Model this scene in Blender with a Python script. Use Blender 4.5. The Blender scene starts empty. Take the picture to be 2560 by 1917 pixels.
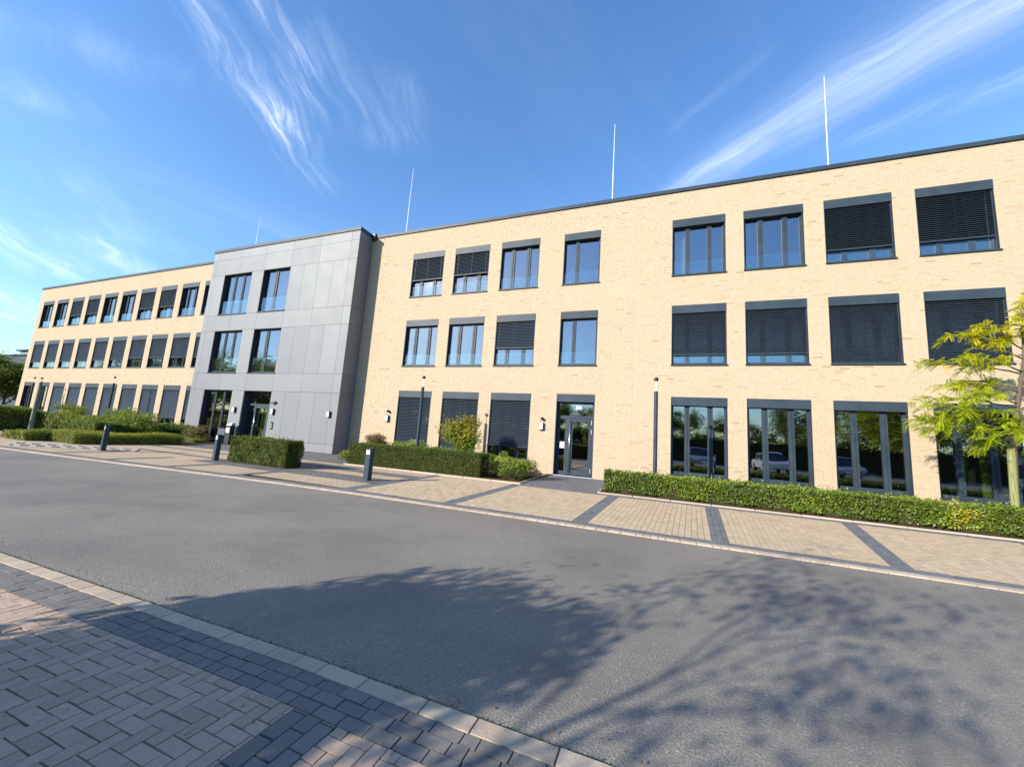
import bpy, math, random
import numpy as np
from mathutils import Vector, Matrix

# ------------------------------------------------------------------ camera, sky, sun, exposure
SC = bpy.context.scene
COL = SC.collection
R = math.radians

cam_data = bpy.data.cameras.new("camera")
cam = bpy.data.objects.new("camera", cam_data)
COL.objects.link(cam)
cam_data.sensor_fit = 'HORIZONTAL'
cam_data.sensor_width = 36.0
cam_data.lens = 36.0 * 957.41 / 2560.0
cam_data.clip_start = 0.05
cam_data.clip_end = 3000.0
CAM = Vector((0.0, -15.634, 1.42))
yaw, pitch, roll = R(-21.3223), R(7.9607), R(3.8622)
fw = Vector((math.sin(yaw) * math.cos(pitch), math.cos(yaw) * math.cos(pitch), math.sin(pitch)))
ri = Vector((math.cos(yaw), -math.sin(yaw), 0))
up = ri.cross(fw)
ri2 = ri * math.cos(roll) + up * math.sin(roll)
up2 = up * math.cos(roll) - ri * math.sin(roll)
mw = Matrix((ri2, up2, -fw)).transposed().to_4x4()
mw.translation = CAM
cam.matrix_world = mw
SC.camera = cam

SUN_EL = R(22.5)
SUN_TO = Vector((-0.58, -0.81, 0)).normalized()          # horizontal direction towards the sun
sun_vec = (SUN_TO * math.cos(SUN_EL) + Vector((0, 0, math.sin(SUN_EL)))).normalized()
sun_data = bpy.data.lights.new("sun", 'SUN')
sun_data.energy = 5.0
sun_data.angle = R(0.5)
sun_data.color = (1.0, 0.93, 0.80)
sun = bpy.data.objects.new("sun", sun_data)
COL.objects.link(sun)
sun.rotation_euler = sun_vec.to_track_quat('Z', 'Y').to_euler()
sun.location = (-20, -30, 40)

SC.view_settings.view_transform = 'Standard'
SC.view_settings.look = 'None'
SC.view_settings.gamma = 1.0
SC.view_settings.exposure = 0.8
SC.view_settings.use_curve_mapping = False
SC.render.engine = 'CYCLES'
SC.cycles.use_denoising = True
SC.cycles.max_bounces = 6
SC.cycles.transparent_max_bounces = 16
SC.cycles.caustics_reflective = False
SC.cycles.caustics_refractive = False

W = bpy.data.worlds.new("World")
SC.world = W
W.use_nodes = True
W.cycles.sampling_method = 'MANUAL'
W.cycles.sample_map_resolution = 256


class NT:
    """tiny helper around a node tree"""
    def __init__(self, tree):
        self.t = tree
        self.n = tree.nodes
        self.l = tree.links

    def new(self, typ, **kw):
        n = self.n.new(typ)
        for k, v in kw.items():
            setattr(n, k, v)
        return n

    def put(self, sock, val):
        if isinstance(val, bpy.types.NodeSocket):
            self.l.new(val, sock)
        else:
            sock.default_value = val

    def m(self, op, a, b=0.0, c=None, clamp=False):
        n = self.new('ShaderNodeMath', operation=op, use_clamp=clamp)
        self.put(n.inputs[0], a)
        self.put(n.inputs[1], b)
        if c is not None:
            self.put(n.inputs[2], c)
        return n.outputs[0]

    def mix(self, fac, a, b, blend='MIX'):
        n = self.new('ShaderNodeMix', data_type='RGBA', blend_type=blend)
        self.put(n.inputs['Factor'], fac)
        self.put(n.inputs[6], a if isinstance(a, bpy.types.NodeSocket) else tuple(a) + (1,) * (4 - len(a)))
        self.put(n.inputs[7], b if isinstance(b, bpy.types.NodeSocket) else tuple(b) + (1,) * (4 - len(b)))
        return n.outputs[2]

    def noise(self, vec, scale, detail=3.0, rough=0.55, dist=0.0):
        n = self.new('ShaderNodeTexNoise')
        if vec is not None:
            self.l.new(vec, n.inputs['Vector'])
        n.inputs['Scale'].default_value = scale
        n.inputs['Detail'].default_value = detail
        n.inputs['Roughness'].default_value = rough
        n.inputs['Distortion'].default_value = dist
        return n.outputs['Fac']

    def ramp(self, fac, stops):
        n = self.new('ShaderNodeValToRGB')
        e = n.color_ramp.elements
        while len(e) < len(stops):
            e.new(0.5)
        for el, (p, c) in zip(e, stops):
            el.position = p
            el.color = tuple(c) + (1,) * (4 - len(c))
        self.put(n.inputs[0], fac)
        return n.outputs[0]

    def smooth(self, x, lo, hi, a=0.0, b=1.0):
        n = self.new('ShaderNodeMapRange', interpolation_type='SMOOTHSTEP')
        self.put(n.inputs[0], x)
        n.inputs[1].default_value = lo
        n.inputs[2].default_value = hi
        n.inputs[3].default_value = a
        n.inputs[4].default_value = b
        return n.outputs[0]

    def comb(self, x, y, z):
        n = self.new('ShaderNodeCombineXYZ')
        for i, v in enumerate((x, y, z)):
            self.put(n.inputs[i], v)
        return n.outputs[0]

    def sep(self, v):
        n = self.new('ShaderNodeSeparateXYZ')
        self.l.new(v, n.inputs[0])
        return n.outputs


def build_world():
    t = NT(W.node_tree)
    t.n.clear()
    out = t.new('ShaderNodeOutputWorld')
    bg = t.new('ShaderNodeBackground')
    sky = t.new('ShaderNodeTexSky')
    sky.sky_type = 'NISHITA'
    sky.sun_disc = False
    sky.sun_elevation = SUN_EL
    sky.sun_rotation = math.atan2(sun_vec.x, sun_vec.y)
    sky.air_density = 1.15
    sky.dust_density = 0.15
    sky.ozone_density = 2.2
    hsv = t.new('ShaderNodeHueSaturation')
    hsv.inputs['Saturation'].default_value = 1.22
    hsv.inputs['Value'].default_value = 1.35
    hsv.inputs['Hue'].default_value = 0.508
    t.l.new(sky.outputs[0], hsv.inputs['Color'])
    # cirrus: everything is laid out on a flat cloud layer far above the ground (direction / height)
    tc = t.new('ShaderNodeTexCoord')
    s = t.sep(tc.outputs['Generated'])
    zc = t.m('MAXIMUM', s[2], 0.02)
    u = t.m('DIVIDE', s[0], zc)
    v = t.m('DIVIDE', s[1], zc)
    uv = t.comb(u, v, 0.0)
    total = None
    wn = t.new('ShaderNodeTexNoise')
    t.l.new(uv, wn.inputs['Vector'])
    wn.inputs['Scale'].default_value = 3.5
    wn.inputs['Detail'].default_value = 1.0
    ws = t.sep(wn.outputs['Color'])

    def field(direction, across, along, seed, det=6.0, dist=0.35):
        """wispy noise combed along a direction"""
        tx, ty = direction
        L = math.hypot(tx, ty)
        tx, ty = tx / L, ty / L
        wu = t.m('MULTIPLY_ADD', ws[0], 0.16, u)
        wv = t.m('MULTIPLY_ADD', ws[1], 0.16, v)
        a = t.m('ADD', t.m('MULTIPLY', wu, tx * along), t.m('MULTIPLY', wv, ty * along))
        b = t.m('SUBTRACT', t.m('MULTIPLY', wv, tx * across), t.m('MULTIPLY', wu, ty * across))
        return t.noise(t.comb(a, b, seed), 1.0, det, 0.68, dist)

    FR = field((0.83, -0.66), 19.0, 2.4, 3.1)
    FL = field((-0.42, 0.85), 27.0, 4.0, 6.4)
    FF = field((-0.8, 0.55), 7.0, 1.0, 2.9)

    def streak(fld, p0, p1, w0, w1, amp, warp=0.10, fade=0.25, thr=(0.34, 0.80), base=0.12):
        nonlocal total
        dx, dy = p1[0] - p0[0], p1[1] - p0[1]
        L = math.hypot(dx, dy)
        tx, ty = dx / L, dy / L
        du = t.m('MULTIPLY_ADD', t.m('SUBTRACT', ws[0], 0.5), warp * 2, t.m('SUBTRACT', u, p0[0]))
        dv = t.m('MULTIPLY_ADD', t.m('SUBTRACT', ws[1], 0.5), warp * 2, t.m('SUBTRACT', v, p0[1]))
        a = t.m('DIVIDE', t.m('ADD', t.m('MULTIPLY', du, tx), t.m('MULTIPLY', dv, ty)), L)
        b = t.m('SUBTRACT', t.m('MULTIPLY', dv, tx), t.m('MULTIPLY', du, ty))
        w = t.m('MULTIPLY_ADD', t.m('MINIMUM', t.m('MAXIMUM', a, 0.0), 1.0), w1 - w0, w0)
        q = t.m('DIVIDE', b, w)
        g = t.m('POWER', 2.718, t.m('MULTIPLY', t.m('MULTIPLY', q, q), -1.0))
        win = t.m('MULTIPLY', t.smooth(a, -fade, fade), t.smooth(a, 1.0 - fade, 1.0 + fade, 1.0, 0.0))
        f = t.smooth(fld, thr[0], thr[1], base, 1.0)
        r = t.m('MULTIPLY', t.m('MULTIPLY', t.m('MULTIPLY', g, win), f), amp)
        total = r if total is None else t.m('ADD', total, r)

    # broad contrail-like band, upper right, and its faint neighbours
    streak(FR, (0.02, 1.53), (0.88, 0.84), 0.06, 0.14, 0.40, 0.05, 0.25, (0.25, 0.85), 0.30)
    streak(FR, (0.10, 1.46), (0.80, 0.94), 0.028, 0.04, 0.12, 0.05, 0.25, (0.30, 0.75), 0.3)
    streak(FR, (0.55, 1.39), (1.0, 1.20), 0.04, 0.06, 0.22, 0.05, 0.3)
    streak(FR, (0.03, 1.17), (0.24, 0.98), 0.014, 0.018, 0.10, 0.03, 0.3)
    # feathered plume, upper left
    streak(FL, (-1.06, 0.38), (-1.22, 0.78), 0.045, 0.07, 0.46, 0.05, 0.25, (0.38, 0.84), 0.08)
    streak(FL, (-0.90, 0.44), (-0.955, 0.68), 0.036, 0.05, 0.44, 0.05, 0.25, (0.38, 0.84), 0.08)
    streak(FL, (-0.93, 0.62), (-1.24, 0.86), 0.05, 0.09, 0.34, 0.06, 0.25, (0.40, 0.84), 0.06)
    streak(FL, (-1.16, 0.70), (-1.36, 1.10), 0.06, 0.08, 0.36, 0.06, 0.25, (0.40, 0.84), 0.06)
    streak(FL, (-0.78, 0.60), (-0.96, 0.95), 0.06, 0.09, 0.11, 0.08, 0.25)
    streak(FL, (-0.70, 0.78), (-0.88, 1.0), 0.06, 0.07, 0.11, 0.08, 0.25)
    # far wisps low on the left
    streak(FF, (-3.4, 0.72), (-4.4, 1.40), 0.2, 0.26, 0.40, 0.15, 0.25)
    streak(FF, (-3.1, 1.05), (-3.75, 1.66), 0.13, 0.16, 0.34, 0.12, 0.25)
    streak(FF, (-5.4, 1.2), (-7.4, 2.4), 0.5, 0.6, 0.35, 0.3, 0.25)
    streak(FF, (-2.4, 0.70), (-3.0, 1.24), 0.15, 0.18, 0.18, 0.12, 0.25)
    streak(FF, (-1.8, 0.20), (-1.30, 0.60), 0.07, 0.08, 0.14, 0.06, 0.25)
    streak(FF, (-2.1, 0.30), (-1.8, 0.54), 0.09, 0.09, 0.16, 0.06, 0.25)
    # thin veil over the whole sky
    sv = t.comb(t.m('ADD', t.m('MULTIPLY', u, 0.8), t.m('MULTIPLY', v, -0.3)), t.m('MULTIPLY', v, 0.35), 5.5)
    veil = t.smooth(t.noise(sv, 1.5, 7.0, 0.6, 0.8), 0.50, 0.85, 0.0, 0.07)
    cloud = t.m('MINIMUM', t.m('ADD', total, veil), 0.85)
    cloud = t.m('MULTIPLY', cloud, t.smooth(s[2], 0.01, 0.12))
    dim = t.smooth(s[2], -0.05, 0.42, 0.62, 1.0)          # clear dry air: no bright haze band at the horizon
    base = t.new('ShaderNodeMix', data_type='RGBA', blend_type='MULTIPLY')
    base.inputs['Factor'].default_value = 1.0
    t.l.new(hsv.outputs[0], base.inputs[6])
    t.l.new(t.comb(t.m('POWER', dim, 1.5), dim, t.m('POWER', dim, 0.55)), base.inputs[7])
    cc = t.mix(cloud, base.outputs[2], (6.6, 7.2, 8.2))
    t.l.new(cc, bg.inputs['Color'])
    bg.inputs['Strength'].default_value = 0.13
    t.l.new(bg.outputs[0], out.inputs[0])


build_world()

rng = np.random.default_rng(7)
random.seed(7)


# ------------------------------------------------------------------ materials
def mat(name, color=(0.5, 0.5, 0.5), rough=0.6, metal=0.0, spec=0.5, fn=None):
    m = bpy.data.materials.new(name)
    m.use_nodes = True
    t = NT(m.node_tree)
    p = t.n['Principled BSDF']
    p.inputs['Base Color'].default_value = tuple(color) + (1,)
    p.inputs['Roughness'].default_value = rough
    p.inputs['Metallic'].default_value = metal
    p.inputs['Specular IOR Level'].default_value = spec
    if fn:
        fn(t, p)
    return m


def wpos(t):
    return t.new('ShaderNodeNewGeometry').outputs['Position']


def tone(t):
    return t.new('ShaderNodeAttribute', attribute_name='tone').outputs['Fac']


def bump(t, p, h, strength, dist=0.01):
    b = t.new('ShaderNodeBump')
    b.inputs['Strength'].default_value = strength
    b.inputs['Distance'].default_value = dist
    t.l.new(h, b.inputs['Height'])
    t.l.new(b.outputs[0], p.inputs['Normal'])


def f_brick(t, p):
    w = wpos(t)
    c = t.ramp(tone(t), [(0.0, (0.26, 0.18, 0.12)), (0.05, (0.38, 0.275, 0.18)), (0.35, (0.455, 0.36, 0.25)),
                         (0.7, (0.47, 0.378, 0.265)), (1.0, (0.485, 0.395, 0.285))])
    n = t.noise(w, 28.0, 4.0, 0.7)
    n2 = t.noise(w, 0.35, 3.0, 0.6)
    c = t.mix(t.smooth(n, 0.60, 0.78, 0.0, 0.30), c, (0.33, 0.27, 0.19))
    c = t.mix(t.smooth(n2, 0.35, 0.75, 0.0, 0.30), c, (0.40, 0.315, 0.22))
    t.l.new(c, p.inputs['Base Color'])
    bump(t, p, t.noise(w, 60.0, 2.0, 0.6), 0.12, 0.003)


def f_mortar(t, p):
    w = wpos(t)
    c = t.mix(t.noise(w, 14.0, 3.0), (0.33, 0.255, 0.175), (0.385, 0.305, 0.215))
    t.l.new(c, p.inputs['Base Color'])


def f_asphalt(t, p):
    w = wpos(t)
    fine = t.noise(w, 95.0, 3.0, 0.75)
    vor = t.new('ShaderNodeTexVoronoi')
    t.l.new(w, vor.inputs['Vector'])
    vor.inputs['Scale'].default_value = 95.0
    vs = t.sep(vor.outputs['Color'])
    c = t.mix(t.smooth(fine, 0.30, 0.72), (0.135, 0.118, 0.097), (0.315, 0.278, 0.229))
    c = t.mix(t.smooth(vs[0], 0.78, 0.97, 0.0, 0.6), c, (0.36, 0.33, 0.29))
    vor2 = t.new('ShaderNodeTexVoronoi')
    t.l.new(w, vor2.inputs['Vector'])
    vor2.inputs['Scale'].default_value = 30.0
    v2 = t.sep(vor2.outputs['Color'])
    sp = t.m('MULTIPLY', t.smooth(v2[1], 0.90, 0.97), t.smooth(vor2.outputs['Distance'], 0.10, 0.22, 1.0, 0.0))
    c = t.mix(t.m('MULTIPLY', sp, 0.5), c, (0.45, 0.42, 0.36))
    big = t.noise(w, 0.55, 5.0, 0.65, 0.4)
    c = t.mix(t.smooth(big, 0.34, 0.72, 0.0, 0.55), c, (0.112, 0.103, 0.093))
    st = t.noise(t.comb(t.m('MULTIPLY', t.sep(w)[0], 0.25), t.sep(w)[1], 0.0), 1.6, 4.0, 0.6)
    c = t.mix(t.smooth(st, 0.48, 0.78, 0.0, 0.45), c, (0.235, 0.212, 0.182))
    t.l.new(c, p.inputs['Base Color'])
    h = t.m('ADD', t.m('MULTIPLY', fine, 0.7), t.m('MULTIPLY', vor.outputs['Distance'], 0.6))
    bump(t, p, h, 0.75, 0.006)


def f_paver(cols, wear=0.30):
    def f(t, p):
        w = wpos(t)
        c = t.ramp(tone(t), [(0.0, cols[0]), (0.5, cols[1]), (1.0, cols[2])])
        n = t.noise(w, 42.0, 4.0, 0.7)
        c = t.mix(t.smooth(n, 0.50, 0.75, 0.0, 0.20), c, [x * 0.6 for x in cols[0]])
        n2 = t.noise(w, 1.1, 5.0, 0.65, 0.5)
        c = t.mix(t.smooth(n2, 0.48, 0.72, 0.0, 0.25), c, [x * 0.70 for x in cols[0]])
        n3 = t.noise(w, 9.0, 5.0, 0.6, 1.4)
        c = t.mix(t.smooth(n3, 0.62, 0.70, 0.0, wear), c, [x * 0.40 for x in cols[0]])
        v = t.new('ShaderNodeTexVoronoi')
        t.l.new(w, v.inputs['Vector'])
        v.inputs['Scale'].default_value = 120.0
        vs = t.sep(v.outputs['Color'])
        c = t.mix(t.smooth(vs[0], 0.85, 0.99, 0.0, 0.22), c, [min(1, x * 1.4) for x in cols[2]])
        t.l.new(c, p.inputs['Base Color'])
        bump(t, p, n, 0.45, 0.006)
    return f


def f_leaf(stops, trans=0.28):
    def f(t, p):
        c = t.ramp(tone(t), stops)
        t.l.new(c, p.inputs['Base Color'])
        tr = t.new('ShaderNodeBsdfTranslucent')
        cc = t.mix(0.5, c, (0.30, 0.42, 0.03))
        t.l.new(cc, tr.inputs['Color'])
        mx = t.new('ShaderNodeMixShader')
        mx.inputs[0].default_value = trans
        t.l.new(p.outputs[0], mx.inputs[1])
        t.l.new(tr.outputs[0], mx.inputs[2])
        t.l.new(mx.outputs[0], t.n['Material Output'].inputs[0])
    return f


def f_bark(t, p):
    w = wpos(t)
    s = t.sep(w)
    st = t.noise(t.comb(s[0], s[1], t.m('MULTIPLY', s[2], 0.2)), 45.0, 4.0, 0.6)
    c = t.mix(st, (0.06, 0.045, 0.032), (0.17, 0.13, 0.095))
    t.l.new(c, p.inputs['Base Color'])
    bump(t, p, st, 0.6, 0.01)


def f_reed(t, p):
    w = wpos(t)
    s = t.sep(w)
    st = t.noise(t.comb(s[0], s[1], t.m('MULTIPLY', s[2], 0.03)), 60.0, 3.0, 0.6)
    c = t.ramp(st, [(0.25, (0.07, 0.08, 0.035)), (0.45, (0.19, 0.20, 0.08)), (0.7, (0.30, 0.31, 0.14))])
    t.l.new(c, p.inputs['Base Color'])
    bump(t, p, st, 0.7, 0.01)


def f_panel(t, p):
    w = wpos(t)
    oi = t.new('ShaderNodeObjectInfo').outputs['Random']
    n = t.noise(w, 0.5, 4.0, 0.6)
    c = t.mix(oi, (0.156, 0.165, 0.183), (0.198, 0.205, 0.219))
    c = t.mix(t.smooth(n, 0.35, 0.7, 0.0, 0.35), c, (0.205, 0.207, 0.210))
    t.l.new(c, p.inputs['Base Color'])
    r = t.m('MULTIPLY_ADD', t.noise(w, 1.3, 3.0), 0.15, 0.48)
    t.l.new(r, p.inputs['Roughness'])


def f_metal(t, p):
    w = wpos(t)
    n = t.noise(w, 1.7, 3.0, 0.6)
    c = t.mix(t.smooth(n, 0.3, 0.7), (0.026, 0.039, 0.055), (0.037, 0.053, 0.071))
    t.l.new(c, p.inputs['Base Color'])


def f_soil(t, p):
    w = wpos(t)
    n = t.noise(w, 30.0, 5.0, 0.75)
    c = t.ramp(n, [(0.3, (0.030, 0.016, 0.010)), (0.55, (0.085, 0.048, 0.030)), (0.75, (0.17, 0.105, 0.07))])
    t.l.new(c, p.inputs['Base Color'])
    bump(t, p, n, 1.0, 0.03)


def f_ground(t, p):
    w = wpos(t)
    n = t.noise(w, 0.6, 6.0, 0.7)
    c = t.ramp(n, [(0.3, (0.030, 0.045, 0.012)), (0.6, (0.06, 0.085, 0.022)), (0.8, (0.10, 0.10, 0.04))])
    t.l.new(c, p.inputs['Base Color'])


def f_farpave(c0, c1, sx, sy):
    def f(t, p):
        w = wpos(t)
        b = t.new('ShaderNodeTexBrick')
        mp = t.new('ShaderNodeMapping')
        mp.inputs['Rotation'].default_value = (0, 0, R(90))
        t.l.new(w, mp.inputs['Vector'])
        t.l.new(mp.outputs[0], b.inputs['Vector'])
        b.inputs['Scale'].default_value = 1.0
        b.inputs['Brick Width'].default_value = sy
        b.inputs['Row Height'].default_value = sx
        b.inputs['Mortar Size'].default_value = 0.006
        b.inputs['Color1'].default_value = tuple(c0) + (1,)
        b.inputs['Color2'].default_value = tuple(c1) + (1,)
        b.inputs['Mortar'].default_value = (c0[0] * .45, c0[1] * .45, c0[2] * .45, 1)
        n2 = t.noise(w, 0.8, 5.0, 0.65, 0.5)
        c = t.mix(t.smooth(n2, 0.40, 0.72, 0.0, 0.35), b.outputs[0], [x * 0.7 for x in c0])
        t.l.new(c, p.inputs['Base Color'])
    return f


def f_glass(ior, tint, refl=(0.93, 0.94, 1.0)):
    def f(t, p):
        t.n.remove(p)
        tr = t.new('ShaderNodeBsdfTransparent')
        tr.inputs[0].default_value = tuple(tint) + (1,)
        gl = t.new('ShaderNodeBsdfGlossy')
        gl.inputs['Color'].default_value = tuple(refl) + (1,)
        gl.inputs['Roughness'].default_value = 0.015
        w = wpos(t)
        b = t.new('ShaderNodeBump')
        b.inputs['Strength'].default_value = 0.05
        b.inputs['Distance'].default_value = 0.05
        t.l.new(t.noise(w, 1.2, 1.0), b.inputs['Height'])
        t.l.new(b.outputs[0], gl.inputs['Normal'])
        fr = t.new('ShaderNodeFresnel')
        bk = t.new('ShaderNodeNewGeometry').outputs['Backfacing']
        t.l.new(t.m('MULTIPLY_ADD', bk, 1.0 / ior - ior, ior), fr.inputs['IOR'])
        mx = t.new('ShaderNodeMixShader')
        t.l.new(fr.outputs[0], mx.inputs[0])
        t.l.new(tr.outputs[0], mx.inputs[1])
        t.l.new(gl.outputs[0], mx.inputs[2])
        t.l.new(mx.outputs[0], t.n['Material Output'].inputs[0])
    return f


TAN = [(0.45, 0.338, 0.22), (0.495, 0.375, 0.247), (0.53, 0.405, 0.27)]
DARK = [(0.125, 0.128, 0.134), (0.145, 0.148, 0.154), (0.168, 0.17, 0.175)]
NTAN = [(0.38, 0.275, 0.20), (0.43, 0.313, 0.229), (0.475, 0.347, 0.256)]
NDARK = [(0.160, 0.146, 0.132), (0.178, 0.163, 0.147), (0.198, 0.181, 0.163)]
M = dict(
    brick=mat('brick', rough=0.85, spec=0.25, fn=f_brick),
    mortar=mat('mortar', rough=0.95, spec=0.1, fn=f_mortar),
    asphalt=mat('asphalt', rough=0.8, spec=0.35, fn=f_asphalt),
    tan=mat('tan_paver', rough=0.85, spec=0.25, fn=f_paver(TAN)),
    dark=mat('dark_paver', rough=0.8, spec=0.3, fn=f_paver(DARK)),
    ntan=mat('rose_paver', rough=0.85, spec=0.25, fn=f_paver(NTAN, 0.62)),
    ndark=mat('blue_grey_paver', rough=0.8, spec=0.3, fn=f_paver(NDARK, 0.5)),
    kerb=mat('kerb_stone', rough=0.85, spec=0.25, fn=f_paver([(0.40, 0.318, 0.235), (0.45, 0.36, 0.268), (0.50, 0.40, 0.30)])),
    fartan=mat('tan_paving', rough=0.85, spec=0.25, fn=f_farpave(TAN[0], TAN[2], 0.1, 0.2)),
    fardark=mat('grey_paving', rough=0.85, spec=0.25, fn=f_farpave((0.13, 0.125, 0.118), (0.185, 0.176, 0.165), 0.1, 0.2)),
    sand=mat('joint_sand', rough=0.95, spec=0.1, fn=lambda t, p: t.l.new(t.mix(t.noise(wpos(t), 6.0, 4.0), (0.035, 0.032, 0.028), (0.10, 0.088, 0.07)), p.inputs['Base Color'])),
    concrete=mat('pale_concrete', rough=0.85, spec=0.25, fn=f_paver([(0.42, 0.37, 0.30), (0.50, 0.44, 0.36), (0.57, 0.51, 0.42)])),
    soil_and_shade=mat('mulch_and_slot_shade', rough=0.95, spec=0.1, fn=f_soil),  # mulch of the beds, reused as dark shade in the slab openings
    ground=mat('ground_grass', rough=0.95, spec=0.1, fn=f_ground),
    metal=mat('anthracite_metal', rough=0.5, spec=0.22, fn=f_metal),
    reveal=mat('dark_reveal_metal', (0.018, 0.026, 0.034), 0.5),
    slat=mat('blind_slat', (0.034, 0.047, 0.062), 0.34, 0.0, 0.45),
    panel=mat('grey_cladding', rough=0.55, spec=0.3, fn=f_panel),
    glass=mat('window_glass', fn=f_glass(2.9, (0.60, 0.64, 0.63))),
    bal=mat('balustrade_glass', fn=f_glass(1.6, (0.95, 0.985, 0.98))),
    black=mat('black_rubber', (0.010, 0.011, 0.013), 0.5),
    white=mat('white_paint', (0.78, 0.78, 0.76), 0.5),
    opal=mat('opal_plastic', (0.80, 0.81, 0.82), 0.3),
    steel=mat('brushed_steel', (0.62, 0.60, 0.57), 0.28, 1.0),
    alu=mat('aluminium', (0.72, 0.72, 0.72), 0.35, 0.6),
    inner=mat('interior_plaster', (0.16, 0.155, 0.145), 0.9),
    innerfloor=mat('interior_floor', (0.09, 0.08, 0.07), 0.5),
    lime=mat('lime_green_fabric', (0.60, 0.72, 0.08), 0.8),
    limepale=mat('pale_green_fabric', (0.66, 0.74, 0.28), 0.8),
    bark=mat('bark', rough=0.9, spec=0.2, fn=f_bark),
    reed=mat('reed_mat', rough=0.9, spec=0.2, fn=f_reed),
    render_grey=mat('grey_render', (0.075, 0.09, 0.12), 0.9, 0.0, 0.1),
    render_white=mat('white_render', (0.36, 0.37, 0.38), 0.9, 0.0, 0.1),
    polegreen=mat('pole_green_grey', (0.12, 0.145, 0.12), 0.6),
    carblack=mat('black_car_paint', (0.012, 0.012, 0.014), 0.12, 0.0, 0.8),
    carsilver=mat('silver_car_paint', (0.45, 0.46, 0.47), 0.25, 0.5),
    carwhite=mat('white_car_paint', (0.72, 0.72, 0.72), 0.2),
    carglass=mat('car_glass', (0.02, 0.022, 0.025), 0.05, 0.0, 0.8),
    red=mat('red_lens', (0.35, 0.02, 0.015), 0.2),
    gravelwhite=mat('roof_gravel', (0.35, 0.34, 0.32), 0.95),
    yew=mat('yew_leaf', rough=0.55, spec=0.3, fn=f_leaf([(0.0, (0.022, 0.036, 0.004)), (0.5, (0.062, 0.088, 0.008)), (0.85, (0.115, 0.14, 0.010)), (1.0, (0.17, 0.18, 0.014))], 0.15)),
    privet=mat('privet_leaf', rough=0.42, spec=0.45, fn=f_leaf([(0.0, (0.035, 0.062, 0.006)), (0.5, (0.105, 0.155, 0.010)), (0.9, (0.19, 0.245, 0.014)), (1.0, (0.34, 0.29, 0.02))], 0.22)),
    yellowleaf=mat('golden_leaf', rough=0.5, spec=0.35, fn=f_leaf([(0.0, (0.06, 0.085, 0.012)), (0.4, (0.16, 0.19, 0.02)), (0.8, (0.30, 0.28, 0.03)), (1.0, (0.40, 0.30, 0.03))], 0.25)),
    lowhedge=mat('low_hedge_leaf', rough=0.55, spec=0.3, fn=f_leaf([(0.0, (0.06, 0.08, 0.010)), (0.45, (0.16, 0.19, 0.015)), (0.8, (0.34, 0.33, 0.02)), (1.0, (0.42, 0.33, 0.02))], 0.2)),
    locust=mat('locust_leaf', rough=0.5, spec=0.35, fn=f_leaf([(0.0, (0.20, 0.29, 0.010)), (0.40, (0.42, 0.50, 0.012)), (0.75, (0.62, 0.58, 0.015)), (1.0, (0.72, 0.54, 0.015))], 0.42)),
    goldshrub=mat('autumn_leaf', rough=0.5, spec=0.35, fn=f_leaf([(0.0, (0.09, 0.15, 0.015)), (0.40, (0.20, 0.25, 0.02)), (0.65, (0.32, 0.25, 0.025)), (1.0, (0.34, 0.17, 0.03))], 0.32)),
    redleaf=mat('red_brown_leaf', rough=0.5, spec=0.35, fn=f_leaf([(0.0, (0.05, 0.06, 0.015)), (0.45, (0.12, 0.085, 0.02)), (1.0, (0.23, 0.085, 0.04))], 0.22)),
    paleleaf=mat('pale_leaf', rough=0.5, spec=0.35, fn=f_leaf([(0.0, (0.08, 0.13, 0.02)), (0.5, (0.20, 0.26, 0.05)), (0.85, (0.36, 0.40, 0.12)), (1.0, (0.55, 0.55, 0.30))], 0.3)),
    bushleaf=mat('bush_leaf', rough=0.5, spec=0.35, fn=f_leaf([(0.0, (0.045, 0.075, 0.010)), (0.5, (0.12, 0.17, 0.016)), (0.9, (0.25, 0.29, 0.025)), (1.0, (0.30, 0.30, 0.05))], 0.25)),
    treeleaf=mat('tree_leaf', rough=0.5, spec=0.35, fn=f_leaf([(0.0, (0.040, 0.060, 0.008)), (0.5, (0.09, 0.125, 0.012)), (1.0, (0.19, 0.20, 0.02))], 0.42)),
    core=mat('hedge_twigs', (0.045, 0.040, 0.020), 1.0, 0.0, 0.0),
)

# ------------------------------------------------------------------ mesh helpers
WL = {}


def link(o, parent=None, loc=(0, 0, 0)):
    """loc is in world coordinates; nothing above it is rotated when it is built"""
    COL.objects.link(o)
    loc = Vector(loc)
    WL[o.name] = loc
    if parent is not None:
        o.parent = parent
        o.location = loc - WL[parent.name]
    else:
        o.location = loc
    return o


def tag(o, label=None, cat=None, group=None, kind=None):
    if label:
        o['label'] = label
    if cat:
        o['category'] = cat
    if group:
        o['group'] = group
    if kind:
        o['kind'] = kind
    return o


def empty(name, loc, label=None, cat=None, group=None, kind=None):
    o = bpy.data.objects.new(name, None)
    o.empty_display_size = 0.3
    link(o, None, loc)
    return tag(o, label, cat, group, kind)


def place(name, mesh, parent, loc=None):
    o = bpy.data.objects.new(name, mesh)
    return link(o, parent, loc if loc is not None else (WL[parent.name] if parent else (0, 0, 0)))


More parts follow.
